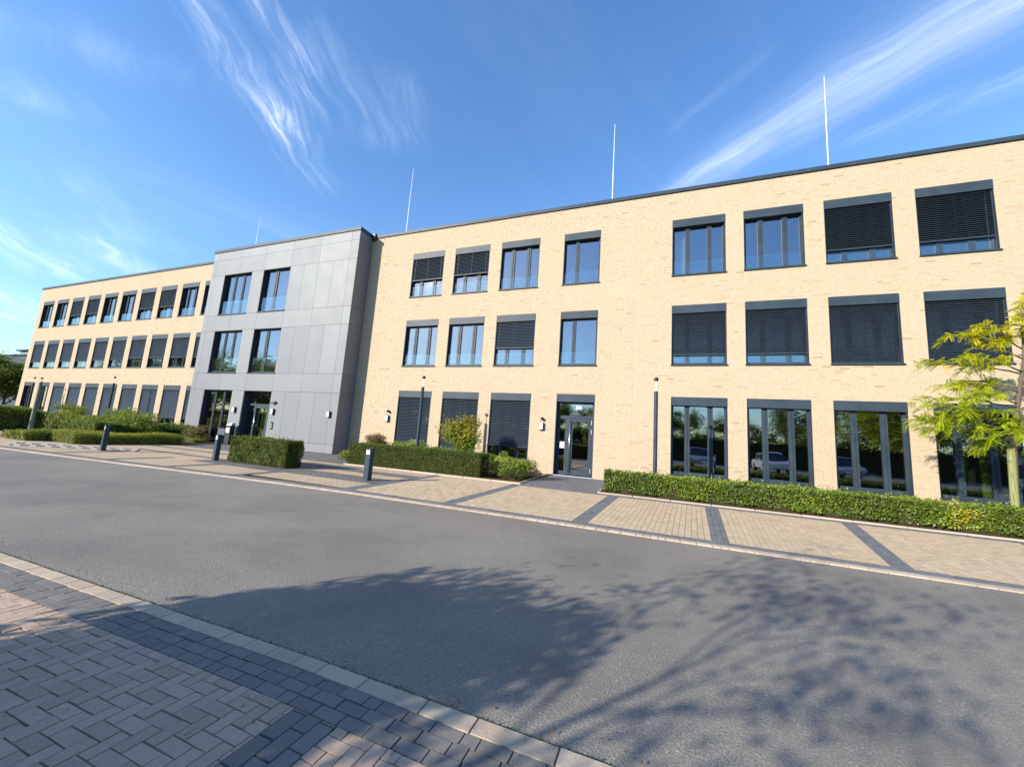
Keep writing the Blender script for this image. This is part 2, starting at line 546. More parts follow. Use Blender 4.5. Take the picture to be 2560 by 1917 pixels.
class MB:
    def __init__(self):
        self.v, self.f, self.t = [], [], []

    def quad(self, a, b, c, d, tone=0.5):
        n = len(self.v)
        self.v += [tuple(a), tuple(b), tuple(c), tuple(d)]
        self.f.append((n, n + 1, n + 2, n + 3))
        self.t.append(tone)
        return self

    def box(self, x0, x1, y0, y1, z0, z1, tone=0.5, bevel=0.0):
        if bevel > 0:
            return self.bbox(x0, x1, y0, y1, z0, z1, bevel, tone)
        n = len(self.v)
        self.v += [(x0, y0, z0), (x1, y0, z0), (x1, y1, z0), (x0, y1, z0), (x0, y0, z1), (x1, y0, z1), (x1, y1, z1), (x0, y1, z1)]
        for f in ((0, 3, 2, 1), (4, 5, 6, 7), (0, 1, 5, 4), (1, 2, 6, 5), (2, 3, 7, 6), (3, 0, 4, 7)):
            self.f.append(tuple(n + i for i in f))
            self.t.append(tone)
        return self

    def bbox(self, x0, x1, y0, y1, z0, z1, b, tone=0.5):
        """box whose vertical edges and top edge are chamfered"""
        def ring(i, z):
            return [(x0 + i + b, y0 + i, z), (x1 - i - b, y0 + i, z), (x1 - i, y0 + i + b, z), (x1 - i, y1 - i - b, z),
                    (x1 - i - b, y1 - i, z), (x0 + i + b, y1 - i, z), (x0 + i, y1 - i - b, z), (x0 + i, y0 + i + b, z)]
        self.loft([ring(0, z0), ring(0, z1 - b), ring(b * 0.8, z1)], tone)
        return self

    def loft(self, rings, tone=0.5, caps=True, closed=True):
        n = len(self.v)
        k = len(rings[0])
        for r in rings:
            self.v += [tuple(p) for p in r]
        for i in range(len(rings) - 1):
            for j in range(k if closed else k - 1):
                a, b = n + i * k + j, n + i * k + (j + 1) % k
                self.f.append((a, b, b + k, a + k))
                self.t.append(tone)
        if caps:
            self.f.append(tuple(n + j for j in reversed(range(k))))
            self.f.append(tuple(n + (len(rings) - 1) * k + j for j in range(k)))
            self.t += [tone, tone]
        return self

    def tube(self, pts, rad, n=7, tone=0.5, caps=True):
        pts = [Vector(p) for p in pts]
        if not hasattr(rad, '__len__'):
            rad = [rad] * len(pts)
        rings = []
        for i, p in enumerate(pts):
            d = (pts[min(i + 1, len(pts) - 1)] - pts[max(i - 1, 0)]).normalized()
            ref = Vector((0, 0, 1)) if abs(d.z) < 0.9 else Vector((1, 0, 0))
            a = d.cross(ref).normalized()
            b = d.cross(a)
            rings.append([p + (a * math.cos(2 * math.pi * k / n) + b * math.sin(2 * math.pi * k / n)) * rad[i] for k in range(n)])
        return self.loft(rings, tone, caps)

    def cyl(self, x, y, z0, z1, r0, r1=None, n=14, tone=0.5):
        r1 = r0 if r1 is None else r1
        return self.loft([[(x + r * math.cos(2 * math.pi * k / n), y + r * math.sin(2 * math.pi * k / n), z) for k in range(n)] for r, z in ((r0, z0), (r1, z1))], tone)

    def mesh(self, name, material, off=(0, 0, 0), smooth=False):
        me = bpy.data.meshes.new(name)
        o = Vector(off)
        me.from_pydata([tuple(Vector(p) - o) for p in self.v], [], self.f)
        if any(abs(t - 0.5) > 1e-6 for t in self.t):
            at = me.attributes.new('tone', 'FLOAT', 'FACE')
            at.data.foreach_set('value', self.t)
        me.materials.append(material)
        if smooth:
            me.polygons.foreach_set('use_smooth', [True] * len(me.polygons))
        me.update()
        return me

    def build(self, name, material, parent=None, loc=None, smooth=False):
        """verts are world coordinates"""
        base = Vector(loc) if loc is not None else (WL[parent.name] if parent else Vector((0, 0, 0)))
        return place(name, self.mesh(name, material, base, smooth), parent, base)


def np_mesh(name, verts, faces, material, tones=None, smooth=False):
    """verts (N,3), faces (F,k)"""
    me = bpy.data.meshes.new(name)
    verts = np.asarray(verts, np.float32)
    faces = np.asarray(faces, np.int32)
    F, k = faces.shape
    me.vertices.add(len(verts))
    me.vertices.foreach_set('co', verts.ravel())
    me.loops.add(F * k)
    me.loops.foreach_set('vertex_index', faces.ravel())
    me.polygons.add(F)
    me.polygons.foreach_set('loop_start', np.arange(0, F * k, k, dtype=np.int32))
    me.polygons.foreach_set('loop_total', np.full(F, k, dtype=np.int32))
    if tones is not None:
        at = me.attributes.new('tone', 'FLOAT', 'FACE')
        at.data.foreach_set('value', np.asarray(tones, np.float32))
    me.materials.append(material)
    me.update(calc_edges=True)
    if not smooth:
        me.shade_flat()
    return me


def prisms(top, z0, z1, inset=0.0):
    """top: (N,4,2) corner xy -> open-bottom prisms, 5 quads each"""
    N = len(top)
    c = top.mean(1, keepdims=True)
    low = np.concatenate([top, np.broadcast_to(np.asarray(z0).reshape(-1, 1, 1), (N, 4, 1))], 2)
    up_ = c + (top - c) * (1 - inset)
    hi = np.concatenate([up_, np.broadcast_to(np.asarray(z1).reshape(-1, 1, 1), (N, 4, 1))], 2)
    v = np.concatenate([low, hi], 1).reshape(-1, 3)
    f = np.array([[4, 5, 6, 7], [0, 1, 5, 4], [1, 2, 6, 5], [2, 3, 7, 6], [3, 0, 4, 7]])
    faces = (np.arange(N)[:, None, None] * 8 + f[None]).reshape(-1, 4)
    return v, faces


def leaves_np(P, N, size, aspect, droop=0.0, jit=0.7, g=rng):
    """one bent four-cornered leaf per point, facing roughly along N"""
    n = len(P)
    N = N + g.normal(0, jit, (n, 3))
    N /= np.linalg.norm(N, axis=1, keepdims=True) + 1e-9
    A = g.normal(0, 1, (n, 3))
    A[:, 2] -= droop
    A -= (A * N).sum(1, keepdims=True) * N
    A /= np.linalg.norm(A, axis=1, keepdims=True) + 1e-9
    B = np.cross(N, A)
    L = (size * g.uniform(0.65, 1.25, n))[:, None]
    Wd = L * aspect
    v = np.stack([P - A * L * .5, P + B * Wd * .5 - N * L * .06, P + A * L * .5 - N * L * 0.05, P - B * Wd * .5 - N * L * .06], 1)
    faces = np.arange(n * 4).reshape(n, 4)
    return v.reshape(-1, 3), faces


# ------------------------------------------------------------------ ground, road, pavements
def kerb_y(x):
    xs = [-80, -30, -19.25, -15.96, -13.24, -10.6, -8.0, -5.9, 0, 40]
    ys = [-12.6, -10.65, -9.94, -9.72, -9.49, -9.24, -9.05, -8.97, -8.95, -8.93]
    return float(np.interp(x, xs, ys))


def sheet(name, pts, z, material, kind='structure', parent=None):
    b = MB()
    n = len(pts)
    b.v = [(x, y, z) for x, y in pts]
    b.f = [tuple(range(n))]
    b.t = [0.5]
    o = b.build(name, material, parent)
    if parent is None:
        tag(o, kind=kind)
    return o


sheet('ground', [(-600, -500), (500, -500), (500, 700), (-600, 700)], -0.05, M['ground'])
XS = [-80, -50, -30, -19.25, -15.96, -13.24, -10.6, -8.0, -5.9, 0, 12, 60]
sheet('road', [(-80, -15.7), (-2, -13.70), (60, -13.70)] + [(x, kerb_y(x) + 0.02) for x in reversed(XS)], 0.0, M['asphalt'])
sheet('car_park', [(-80, -70), (60, -70), (60, -16.4), (-80, -16.4)], -0.004, M['fardark'])

# --- near pavement (where the photographer stands)
near = empty('near_pavement', (-3, -14.5, 0), kind='structure')
sheet('joint_bed', [(-80, -16.42), (60, -16.42), (60, -13.68), (-2, -13.68), (-8.5, -13.84), (-80, -13.84)], -0.012, M['sand'], parent=near)


def pave_quad(q, lu, lv, gap=0.004, stagger=True, jit=0.0, g=rng):
    """q: corners c00,c10,c11,c01 ; columns lie across u, pieces run along v"""
    q = np.array(q, float)
    U = (np.linalg.norm(q[1] - q[0]) + np.linalg.norm(q[2] - q[3])) / 2
    V = (np.linalg.norm(q[3] - q[0]) + np.linalg.norm(q[2] - q[1])) / 2
    nu = max(1, round(U / lu))
    out = []
    gu, gv = gap / 2 / U, gap / 2 / V
    for i in range(nu):
        u0, u1 = i / nu + gu, (i + 1) / nu - gu
        s = 0.0
        if stagger and i % 2:
            s = -0.5 * lv
        while s < V - 1e-4:
            e = s + lv
            a, b = max(s, 0) / V + gv, min(e, V) / V - gv
            s = e
            if b - a < 0.006 / V:
                continue
            c = [(1 - u) * (1 - v) * q[0] + u * (1 - v) * q[1] + u * v * q[2] + (1 - u) * v * q[3] for u, v in ((u0, a), (u1, a), (u1, b), (u0, b))]
            out.append(c)
    return out


CAMXY = np.array([CAM.x, CAM.y])
FWXY = np.array([fw.x, fw.y])


def lay(parent, pieces, material, name, n_single, ztop=0.012, zbot=-0.012, zvar=0.0008, jit=0.0, sel=None, stuff=None):
    """the n_single nearest pieces inside the picture become objects of their own, the rest one mesh"""
    top = np.array(pieces, float)
    N = len(top)
    c = top.mean(1)
    d = (c - CAMXY) @ FWXY
    side = (c - CAMXY) @ np.array([fw.y, -fw.x])
    vis = (d > 0.3) & (np.abs(side) < d * 1.38)
    if sel is not None:
        vis &= sel(c)
    order = np.argsort(np.where(vis, d, 1e6))
    single = order[:min(n_single, int(vis.sum()))]
    top = top + rng.normal(0, jit, top.shape) if jit else top
    tones = rng.random(N)
    zt = ztop + rng.normal(0, zvar, N)
    for i in single:
        v, f = prisms(top[i:i + 1], zbot, zt[i:i + 1], 0.02)
        ctr = np.array([c[i][0], c[i][1], 0.0])
        me = np_mesh(name, v - ctr, f, material, np.full(5, tones[i]))
        place(name, me, parent, ctr)
    rest = np.setdiff1d(np.arange(N), single)
    if len(rest):
        v, f = prisms(top[rest], zbot, zt[rest], 0.02)
        base = np.array(WL[parent.name])
        o = place(stuff or (name + '_field'), np_mesh(name + '_field', v - base, f, material, np.repeat(tones[rest], 5)), parent)
        o['kind'] = 'stuff'


def askew(pieces):
    return [[(x, y + 0.025 * min(0.0, x + 2.0)) for x, y in p] for p in pieces]


def hbone(x0, x1, y0, y1, a, gap=0.005):
    out = []
    i0, i1 = int((x0) / a) - 4, int((x1) / a) + 4
    j0, j1 = int((y0) / a) - 4, int((y1) / a) + 4
    for i in range(i0, i1):
        for j in range(j0, j1):
            r = (i - j) % 4
            if r == 0:
                bx = (i * a, (i + 2) * a, j * a, (j + 1) * a)
            elif r == 3:
                bx = (i * a, (i + 1) * a, j * a, (j + 2) * a)
            else:
                continue
            xa, xb, ya, yb = max(bx[0], x0), min(bx[1], x1), max(bx[2], y0), min(bx[3], y1)
            if xb - xa < 0.02 or yb - ya < 0.02:
                continue
            g = gap / 2
            out.append([(xa + g, ya + g), (xb - g, ya + g), (xb - g, yb - g), (xa + g, yb - g)])
    return out


# kerb stones along the road
jx = [-2.62, -2.42, -2.22, -2.01, -1.82, -1.52, -1.12, -0.83, -0.41, -0.1, 0.2, 0.5, 0.8]
xx = -2.62
left = []
while xx > -8.5:
    xx -= random.choice([0.19, 0.20, 0.21, 0.2, 0.22])
    left.append(xx)
jx = sorted(left) + jx
kst = [[(a + .002, -13.765), (b - .002, -13.765), (b - .002, -13.66), (a + .002, -13.66)] for a, b in zip(jx[:-1], jx[1:])]
lay(near, askew(kst), M['kerb'], 'kerb_stone', 80, ztop=0.016, zvar=0.001)
band = []
for r in range(3):
    y0 = -14.003 + r * 0.0795
    x = -8.5 + (r * 0.07)
    while x < 1.5:
        l = 0.16 if random.random() < 0.75 else 0.085
        band.append([(x + .0025, y0 + .0025), (x + l - .0025, y0 + .0025), (x + l - .0025, y0 + .077), (x + .0025, y0 + .077)])
        x += l
band += pave_quad([(-1.68, -16.4), (-1.41, -16.4), (-1.41, -14.003), (-1.68, -14.003)], 0.09, 0.17, 0.005)
lay(near, askew(band), M['ndark'], 'dark_paver', 150, jit=.0007, zvar=.0012)
tanp = hbone(-8.5, -1.68, -16.4, -14.003, 0.074) + hbone(-1.41, 1.5, -16.4, -14.003, 0.074)
lay(near, askew(tanp), M['ntan'], 'rose_paver', 290, jit=.0009, zvar=.0014)
sheet('side_paving', [(-80, -16.42), (-8.5, -16.42), (-8.5, -13.83), (-80, -15.6)], 0.008, M['fartan'], parent=near)
sheet('side_paving', [(1.5, -16.42), (60, -16.42), (60, -13.66), (1.5, -13.66)], 0.008, M['fartan'], parent=near)

# --- forecourt in front of the building
fore = empty('forecourt', (-2, -6.5, 0), kind='structure')
bed = [(x, kerb_y(x)) for x in XS if -40 <= x <= 30]
bedx = [-40] + [x for x in XS if -40 < x < 30] + [30]
sheet('joint_bed', [(x, kerb_y(x) + 0.005) for x in bedx] + [(30, -0.02), (-40, -0.02)], -0.014, M['sand'], parent=fore)
ks = []
x = -30.0
while x < 9.0:
    l = random.choice([0.19, 0.21, 0.23, 0.21, 0.11]) if x > -12 else 0.42
    ks.append([(x + .003, kerb_y(x)), (x + l - .003, kerb_y(x + l)), (x + l - .003, kerb_y(x + l) + .145), (x + .003, kerb_y(x) + .145)])
    x += l
lay(fore, ks, M['kerb'], 'kerb_stone', 150, ztop=0.02, sel=lambda c: c[:, 0] > -21)
TANY = 0.435
dk = []
for r in range(3):
    o0, o1 = 0.15 + r * 0.095, 0.15 + (r + 1) * 0.095
    x = -10.0 + r * 0.06
    while x < 9:
        l = 0.18
        dk.append([(x + .003, kerb_y(x) + o0 + .003), (x + l - .003, kerb_y(x + l) + o0 + .003), (x + l - .003, kerb_y(x + l) + o1 - .003), (x + .003, kerb_y(x) + o1 - .003)])
        x += l
strips = [((-6.78, -6.93), (-6.41, -6.65)), ((-4.12, -4.14), (-3.83, -3.84)), ((-1.44, -1.30), (-1.17, -1.0)), ((0.80, 1.10), (1.05, 1.39)),
          ((3.01, 3.85), (3.26, 4.13)), ((5.2, 6.71), (5.47, 7.0)), ((7.4, 9.6), (7.7, 9.9))]
YB, YT = -8.505, -4.56
tanf = []
for k, (l, r) in enumerate(strips):
    yt = YT if k else -4.3
    dk += pave_quad([(l[0], YB), (r[0], YB), (r[1], yt), (l[1], yt)], 0.095, 0.19)
    if k + 1 < len(strips):
        n = strips[k + 1][0]
        if k == 0:
            yt = -4.36
        tanf += pave_quad([(r[0], YB), (n[0], YB), (n[1], yt if k else -4.36), (r[1], yt)], 0.1, 0.2)
dk += pave_quad([(-1.64, -4.55), (-1.64, -4.24), (10, -4.24), (10, -4.55)], 0.1, 0.19)      # band before the right bed
dk += pave_quad([(-3.97, -4.55), (-1.66, -4.55), (-1.66, -0.03), (-4.18, -0.03)], 0.1, 0.2)    # path to the door
lay(fore, tanf, M['tan'], 'tan_paver', 295)
lay(fore, dk, M['dark'], 'grey_paver', 200)
# far half: the same paving, too small to tell the stones apart


def flat(x0, x1, y0, y1, m, z=0.008):
    n = max(1, int((x1 - x0) / 1.0))
    b = MB()
    for i in range(n):
        a, c = x0 + (x1 - x0) * i / n, x0 + (x1 - x0) * (i + 1) / n
        ya = kerb_y(a) + 0.15 if y0 is None else y0
        yc = kerb_y(c) + 0.15 if y0 is None else y0
        b.quad((a, ya, z), (c, yc, z), (c, y1, z), (a, y1, z))
    b.build('paving_field', m, fore)


flat(-40, -10.0, None, -7.52, M['fartan'])
flat(-10.0, -6.79, -8.505, -7.52, M['fartan'])
flat(-40, -6.9, -7.52, -4.3, M['fartan'], 0.0075)
flat(-9.99, -6.86, -7.5, -6.52, M['fardark'], 0.012)
flat(-13.95, -9.99, -7.62, -6.52, M['fardark'], 0.012)
flat(-13.95, -10.05, -6.52, -5.35, M['fardark'], 0.012)
flat(-10.05, -6.88, -5.85, -5.2, M['fardark'], 0.012)
for xs in (-10.13, -12.6, -15.05, -17.6):
    b = MB()
    b.quad((xs, kerb_y(xs) + .4, .0135), (xs + .26, kerb_y(xs) + .4, .0135), (xs + .16, -7.5, .0135), (xs - .1, -7.5, .0135))
    b.build('paving_strip', M['fardark'], fore)
b = MB()
for xa, xb in ((-40, -25), (-25, -17), (-17, -10)):
    b.quad((xa, kerb_y(xa) + .15, .013), (xb, kerb_y(xb) + .15, .013), (xb, kerb_y(xb) + .43, .013), (xa, kerb_y(xa) + .43, .013))
b.build('paving_strip', M['fardark'], fore)
flat(-19.0, -13.9, -6.78, -6.52, M['fardark'], 0.014)
flat(-21.0, -10.0, -5.4, -5.14, M['fardark'], 0.0145)
flat(-27, -10.9, -4.3, -0.05, M['fardark'], 0.010)

# planting beds with light concrete edging


def soil_bed(x0, x1, y0, y1, z=0.03):
    nx, ny = max(2, int((x1 - x0) / 0.12)), max(2, int((y1 - y0) / 0.12))
    gx, gy = np.meshgrid(np.linspace(x0, x1, nx + 1), np.linspace(y0, y1, ny + 1), indexing='ij')
    gz = z + rng.normal(0, 0.012, gx.shape)
    v = np.stack([gx, gy, gz], -1).reshape(-1, 3)
    i, j = np.meshgrid(np.arange(nx), np.arange(ny), indexing='ij')
    a = (i * (ny + 1) + j).ravel()
    f = np.stack([a, a + ny + 1, a + ny + 2, a + 1], 1)
    tag(place('planting_bed', np_mesh('planting_bed', v, f, M['soil_and_shade']), None), kind='structure')


soil_bed(-1.58, 11.5, -4.14, -0.05)
soil_bed(-11.0, -4.05, -4.08, -0.05)
edge = []


def edging(x0, y0, x1, y1, w=0.06):
    L = math.hypot(x1 - x0, y1 - y0)
    n = max(1, round(L / 1.0))
    dx, dy = (x1 - x0) / L, (y1 - y0) / L
    for i in range(n):
        a, b_ = L * i / n + .003, L * (i + 1) / n - .003
        edge.append([(x0 + dx * a, y0 + dy * a), (x0 + dx * b_, y0 + dy * b_), (x0 + dx * b_ - dy * w, y0 + dy * b_ + dx * w), (x0 + dx * a - dy * w, y0 + dy * a + dx * w)])


edging(-1.64, -4.22, 11, -4.22)
edging(-1.64, -0.4, -1.64, -4.16)
edging(-11.0, -4.22, -3.98, -4.14)
edging(-4.0, -4.08, -4.22, -0.3)
lay(fore, edge, M['kerb'], 'edging_stone', 60, ztop=0.045, zbot=-0.02)

# ------------------------------------------------------------------ the office building
bld = empty('office_building', (-20.7, 0, 0), 'three-storey pale brick office building with grey entrance block and dark window blinds', 'building')
TOP = 11.73
OPEN = []          # (x0,x1,z0,z1, spec)
rows = dict(T=(8.13, 10.53), M=(4.54, 6.93), G=(0.44, 3.34))


def opening(x0, x1, row, blind=0.0, kind='tri', bal=True):
    z0, z1 = rows[row]
    OPEN.append((x0, x1, z0, z1, dict(row=row, blind=blind, kind=kind, bal=bal and row != 'G')))


LX = [-51.25 + 2.481 * k for k in range(10)]
LT = [0, 0, .62, .62, 0, 0, .60, .60, 0, 0]
LM = [.74, .74, .75, .73, .70, .70, .68, .66, .66, .68]
LG = [0, 0, 1, 1, 1, 1, 1, .9, .72, .72]
for i, x in enumerate(LX):
    opening(x, x + 1.86, 'T', LT[i])
    opening(x, x + 1.86, 'M', LM[i])
    opening(x, x + 1.86, 'G', LG[i])
for k, (bt, bm, bg_) in enumerate(((.58, 0, .96), (.55, 0, .94), (0, .60, .78))):
    x = -12.09 + 2.505 * k
    opening(x, x + 1.90, 'T', bt)
    opening(x, x + 1.90, 'M', bm)
    opening(x, x + 1.90, 'G', bg_)
opening(-4.05, -2.45, 'T', 0, 'duo')
opening(-4.05, -2.45, 'M', 0, 'duo')
OPEN.append((-4.05, -2.45, 0.035, 3.35, dict(row='D', blind=0, kind='door', bal=False)))
for k, (bt, bm) in enumerate(((0, .80), (0, .81), (.78, 1.0), (.78, 1.0))):
    x = 0.40 + 2.495 * k
    opening(x, x + 1.89, 'T', bt)
    opening(x, x + 1.89, 'M', bm)
    opening(x, x + 1.89, 'G', 0)

# backing wall (mortar) with the openings left free
wall_b = MB()


def wall_cells(b, x0, x1, z0, z1, holes, y):
    xs = sorted({x0, x1} | {h[0] for h in holes} | {h[1] for h in holes})
    zs = sorted({z0, z1} | {h[2] for h in holes} | {h[3] for h in holes})
    for xa, xb in zip(xs[:-1], xs[1:]):
        for za, zb in zip(zs[:-1], zs[1:]):
            xm, zm = (xa + xb) / 2, (za + zb) / 2
            if any(h[0] < xm < h[1] and h[2] < zm < h[3] for h in holes):
                continue
            b.quad((xa, y, za), (xb, y, za), (xb, y, zb), (xa, y, zb))
    for h in holes:          # jambs of the masonry
        yb = y + 0.30
        b.quad((h[0], y, h[2]), (h[0], yb, h[2]), (h[0], yb, h[3]), (h[0], y, h[3]))
        b.quad((h[1], yb, h[2]), (h[1], y, h[2]), (h[1], y, h[3]), (h[1], yb, h[3]))
        b.quad((h[0], y, h[3]), (h[0], yb, h[3]), (h[1], yb, h[3]), (h[1], y, h[3]))
        b.quad((h[0], yb, h[2]), (h[0], y, h[2]), (h[1], y, h[2]), (h[1], yb, h[2]))


XW0, XW1, XB0, XB1 = -52.05, 10.59, -26.70, -14.90
holesL = [o for o in OPEN if o[1] < XB0 + 0.5]
holesR = [o for o in OPEN if o[0] > XB1]
wall_cells(wall_b, XW0, XB0 + 0.3, -0.1, TOP, holesL, 0.0055)
wall_cells(wall_b, XB1 - 0.3, XW1 - 0.012, -0.1, TOP, holesR, 0.0055)
# end walls and back
wall_b.quad((XW1 - 0.012, 0.011, -0.1), (XW1 - 0.012, 14, -0.1), (XW1 - 0.012, 14, TOP), (XW1 - 0.012, 0.011, TOP))
wall_b.quad((XW0, 14, -0.1), (XW0, 0.011, -0.1), (XW0, 0.011, TOP), (XW0, 14, TOP))
wall_b.quad((XW1, 14, -0.1), (XW0, 14, -0.1), (XW0, 14, TOP), (XW1, 14, TOP))
wall = wall_b.build('wall', M['mortar'], bld)

# bricks
CO = 0.0655
bx0, bx1, bz0 = [], [], []
brng = random.Random(11)
nrow = int(TOP / CO)
JOINT_X = -1.0
for r in range(nrow):
    za = r * CO
    zb = za + CO - 0.010
    for A, B_ in ((XW0, XB0 + 0.3), (XB1 - 0.3, JOINT_X - 0.004), (JOINT_X + 0.004, XW1)):
        cuts = sorted((h[0], h[1]) for h in OPEN if h[2] < zb - 0.004 and h[3] > za + 0.004 and h[1] > A and h[0] < B_)
        segs, s = [], A
        for a, c in cuts:
            if a > s:
                segs.append((s, a))
            s = max(s, c)
        if s < B_:
            segs.append((s, B_))
        for a, c in segs:
            x = a
            first = True
            while x < c - 0.02:
                l = 0.24 if brng.random() < 0.72 else 0.115
                if first:
                    l = brng.choice([0.24, 0.115, 0.18])
                    first = False
                if c - (x + l) < 0.06:
                    l = c - x
                e = min(x + l, c)
                bx0.append(x)
                bx1.append(e if e >= c - 1e-6 else e)
                bz0.append(za)
                x = e + 0.010
bx0, bx1, bz0 = map(np.array, (bx0, bx1, bz0))
bx1 = np.maximum(bx1, bx0 + 0.03)
NB = len(bx0)
btone = np.clip(rng.normal(0.58, 0.17, NB), 0.15, 1.0)
btone[rng.random(NB) < 0.004] = 0.04
by0 = rng.normal(0.0, 0.0006, NB)
depth_b = ((bx0 + bx1) / 2 - CAM.x) * fw.x + (0 - CAM.y) * fw.y + (bz0 - CAM.z) * fw.z
cand = np.where((bx1 < 9.2) & (bz0 > 0.75) & (bx1 - bx0 > 0.2), depth_b, 1e6)
single = np.argsort(cand)[:295]


def brick_arrays(idx):
    n = len(idx)
    x0, x1, y, z = bx0[idx], bx1[idx], by0[idx], bz0[idx]
    e = 0.001
    yb = np.full(n, 0.0075)
    zc = z + CO - 0.010
    fr = np.stack([np.stack([x0 + e, y, z + e], 1), np.stack([x1 - e, y, z + e], 1), np.stack([x1 - e, y, zc - e], 1), np.stack([x0 + e, y, zc - e], 1)], 1)
    bk = np.stack([np.stack([x0, yb, z], 1), np.stack([x1, yb, z], 1), np.stack([x1, yb, zc], 1), np.stack([x0, yb, zc], 1)], 1)
    v = np.concatenate([fr, bk], 1).reshape(-1, 3)
    f = np.array([[0, 1, 2, 3], [4, 5, 1, 0], [5, 6, 2, 1], [6, 7, 3, 2], [7, 4, 0, 3]])
    return v, (np.arange(n)[:, None, None] * 8 + f[None]).reshape(-1, 4)


rest = np.setdiff1d(np.arange(NB), single)
v, f = brick_arrays(rest)
ob = place('brickwork', np_mesh('brickwork', v - np.array(WL[bld.name]), f, M['brick'], np.repeat(btone[rest], 5)), wall)
ob['kind'] = 'stuff'
for i in single:
    v, f = brick_arrays(np.array([i]))
    c = np.array([(bx0[i] + bx1[i]) / 2, 0, bz0[i]])
    place('brick', np_mesh('brick', v - c, f, M['brick'], np.full(5, btone[i])), wall, c)

# coping, roof
cb = MB()
for a, c in ((XW0 - 0.05, XB0 - 0.01), (XB1 + 0.01, XW1 + 0.06)):
    cb.box(a, c, -0.06, 0.40, TOP, TOP + 0.15)
cb.box(XW1 - 0.34, XW1 + 0.06, 0.40, 14.06, TOP, TOP + 0.15)
cb.box(XW0 - 0.05, XW0 + 0.34, 0.40, 14.06, TOP, TOP + 0.15)
cb.build('coping', M['metal'], bld)
rb = MB()
rb.box(XW0 + 0.34, XW1 - 0.34, 0.40, 13.9, TOP - 0.25, TOP - 0.10)
rb.build('roof', M['gravelwhite'], bld)
# floors, ceilings, rooms
ib = MB()
for z in (0.0, 3.75, 7.35):
    ib.box(XW0 + 0.1, XW1 - 0.15, 0.33, 13.8, z - 0.02 if z else -0.08, z + 0.06)
ib.build('floor_slab', M['innerfloor'], bld)
ib = MB()
ib.quad((XW1 - 0.15, 6.2, 0), (XW0 + 0.1, 6.2, 0), (XW0 + 0.1, 6.2, 11.4), (XW1 - 0.15, 6.2, 11.4))
for z in (3.5, 7.1, 10.7):
    ib.quad((XW0 + 0.1, 0.33, z), (XW0 + 0.1, 6.2, z), (XW1 - 0.15, 6.2, z), (XW1 - 0.15, 0.33, z))
for px in [-52 + 4.97 * k for k in range(6)] + [-26.6, -15.0, -7.2, -4.3, -0.8, XW1 - 0.16]:
    ib.box(px - 0.06, px + 0.06, 0.34, 6.2, 0.05, 11.3)
for px in (2.6, 5.1, 7.6):
    ib.box(px - 0.06, px + 0.06, 0.34, 6.2, 3.8, 11.3)
ib.build('room_wall', M['inner'], bld)

# --- windows
MC = {}


def cached(key, fn):
    if key not in MC:
        MC[key] = fn()
    return MC[key]


GD = 0.16      # glass depth behind the facade
FDEEP = 0.07


def frame_mesh(w, h0, h1, kind, key):
    """outer frame and posts, origin at the opening's lower left corner on the facade plane"""
    def fn():
        b = MB()
        y0, y1 = GD - 0.02, GD + FDEEP
        e = 0.07
        b.box(0.02, 0.02 + e, y0, y1, h0, h1)
        b.box(w - 0.02 - e, w - 0.02, y0, y1, h0, h1)
        b.box(0.02 + e, w - 0.02 - e, y0, y1, h0, h0 + e + 0.02)
        b.box(0.02 + e, w - 0.02 - e, y0, y1, h1 - e, h1)
        for a, c in posts(w, kind):
            b.box(a, c, y0 - 0.012, y1, h0 + e + 0.02, h1 - e)
            b.box((a + c) / 2 - 0.006, (a + c) / 2 + 0.006, y0 - 0.03, y0 - 0.012, h0 + e + 0.02, h1 - e)
        return b.mesh('window_frame', M['metal'])
    return cached(('fr',) + key, fn)


def posts(w, kind):
    if kind == 'duo':
        return [(w * 0.32, w * 0.32 + 0.15)]
    if kind == 'wide':
        return [(w * 0.30, w * 0.30 + 0.12), (w * 0.66, w * 0.66 + 0.12)]
    return [(w * 0.255, w * 0.255 + 0.17), (w * 0.665, w * 0.665 + 0.17)]


def simple(key, name, material, *boxes):
    return cached(key, lambda: [b for b in [MB()] if [b.box(*x) for x in boxes] or True][0].mesh(name, material))


SLAT_BUDGET = [290]
PITCH, SW = 0.070, 0.080


def slat_mesh(w, tilt):
    def fn():
        b = MB()
        n = 3
        pts = []
        for i in range(n + 1):
            s = (i / n - 0.5)
            y = s * SW * math.cos(tilt)
            z = -s * SW * math.sin(tilt) * -1
            cv = (0.25 - s * s) * 0.020
            pts.append((y - cv * math.sin(tilt), z + cv * math.cos(tilt)))
        for (ya, za), (yb, zb) in zip(pts[:-1], pts[1:]):
            b.quad((0, ya, za), (w, ya, za), (w, yb, zb), (0, yb, zb))
        return b.mesh('slat', M['slat'], smooth=True)
    return cached(('slat', round(w, 3), round(tilt, 2)), fn)


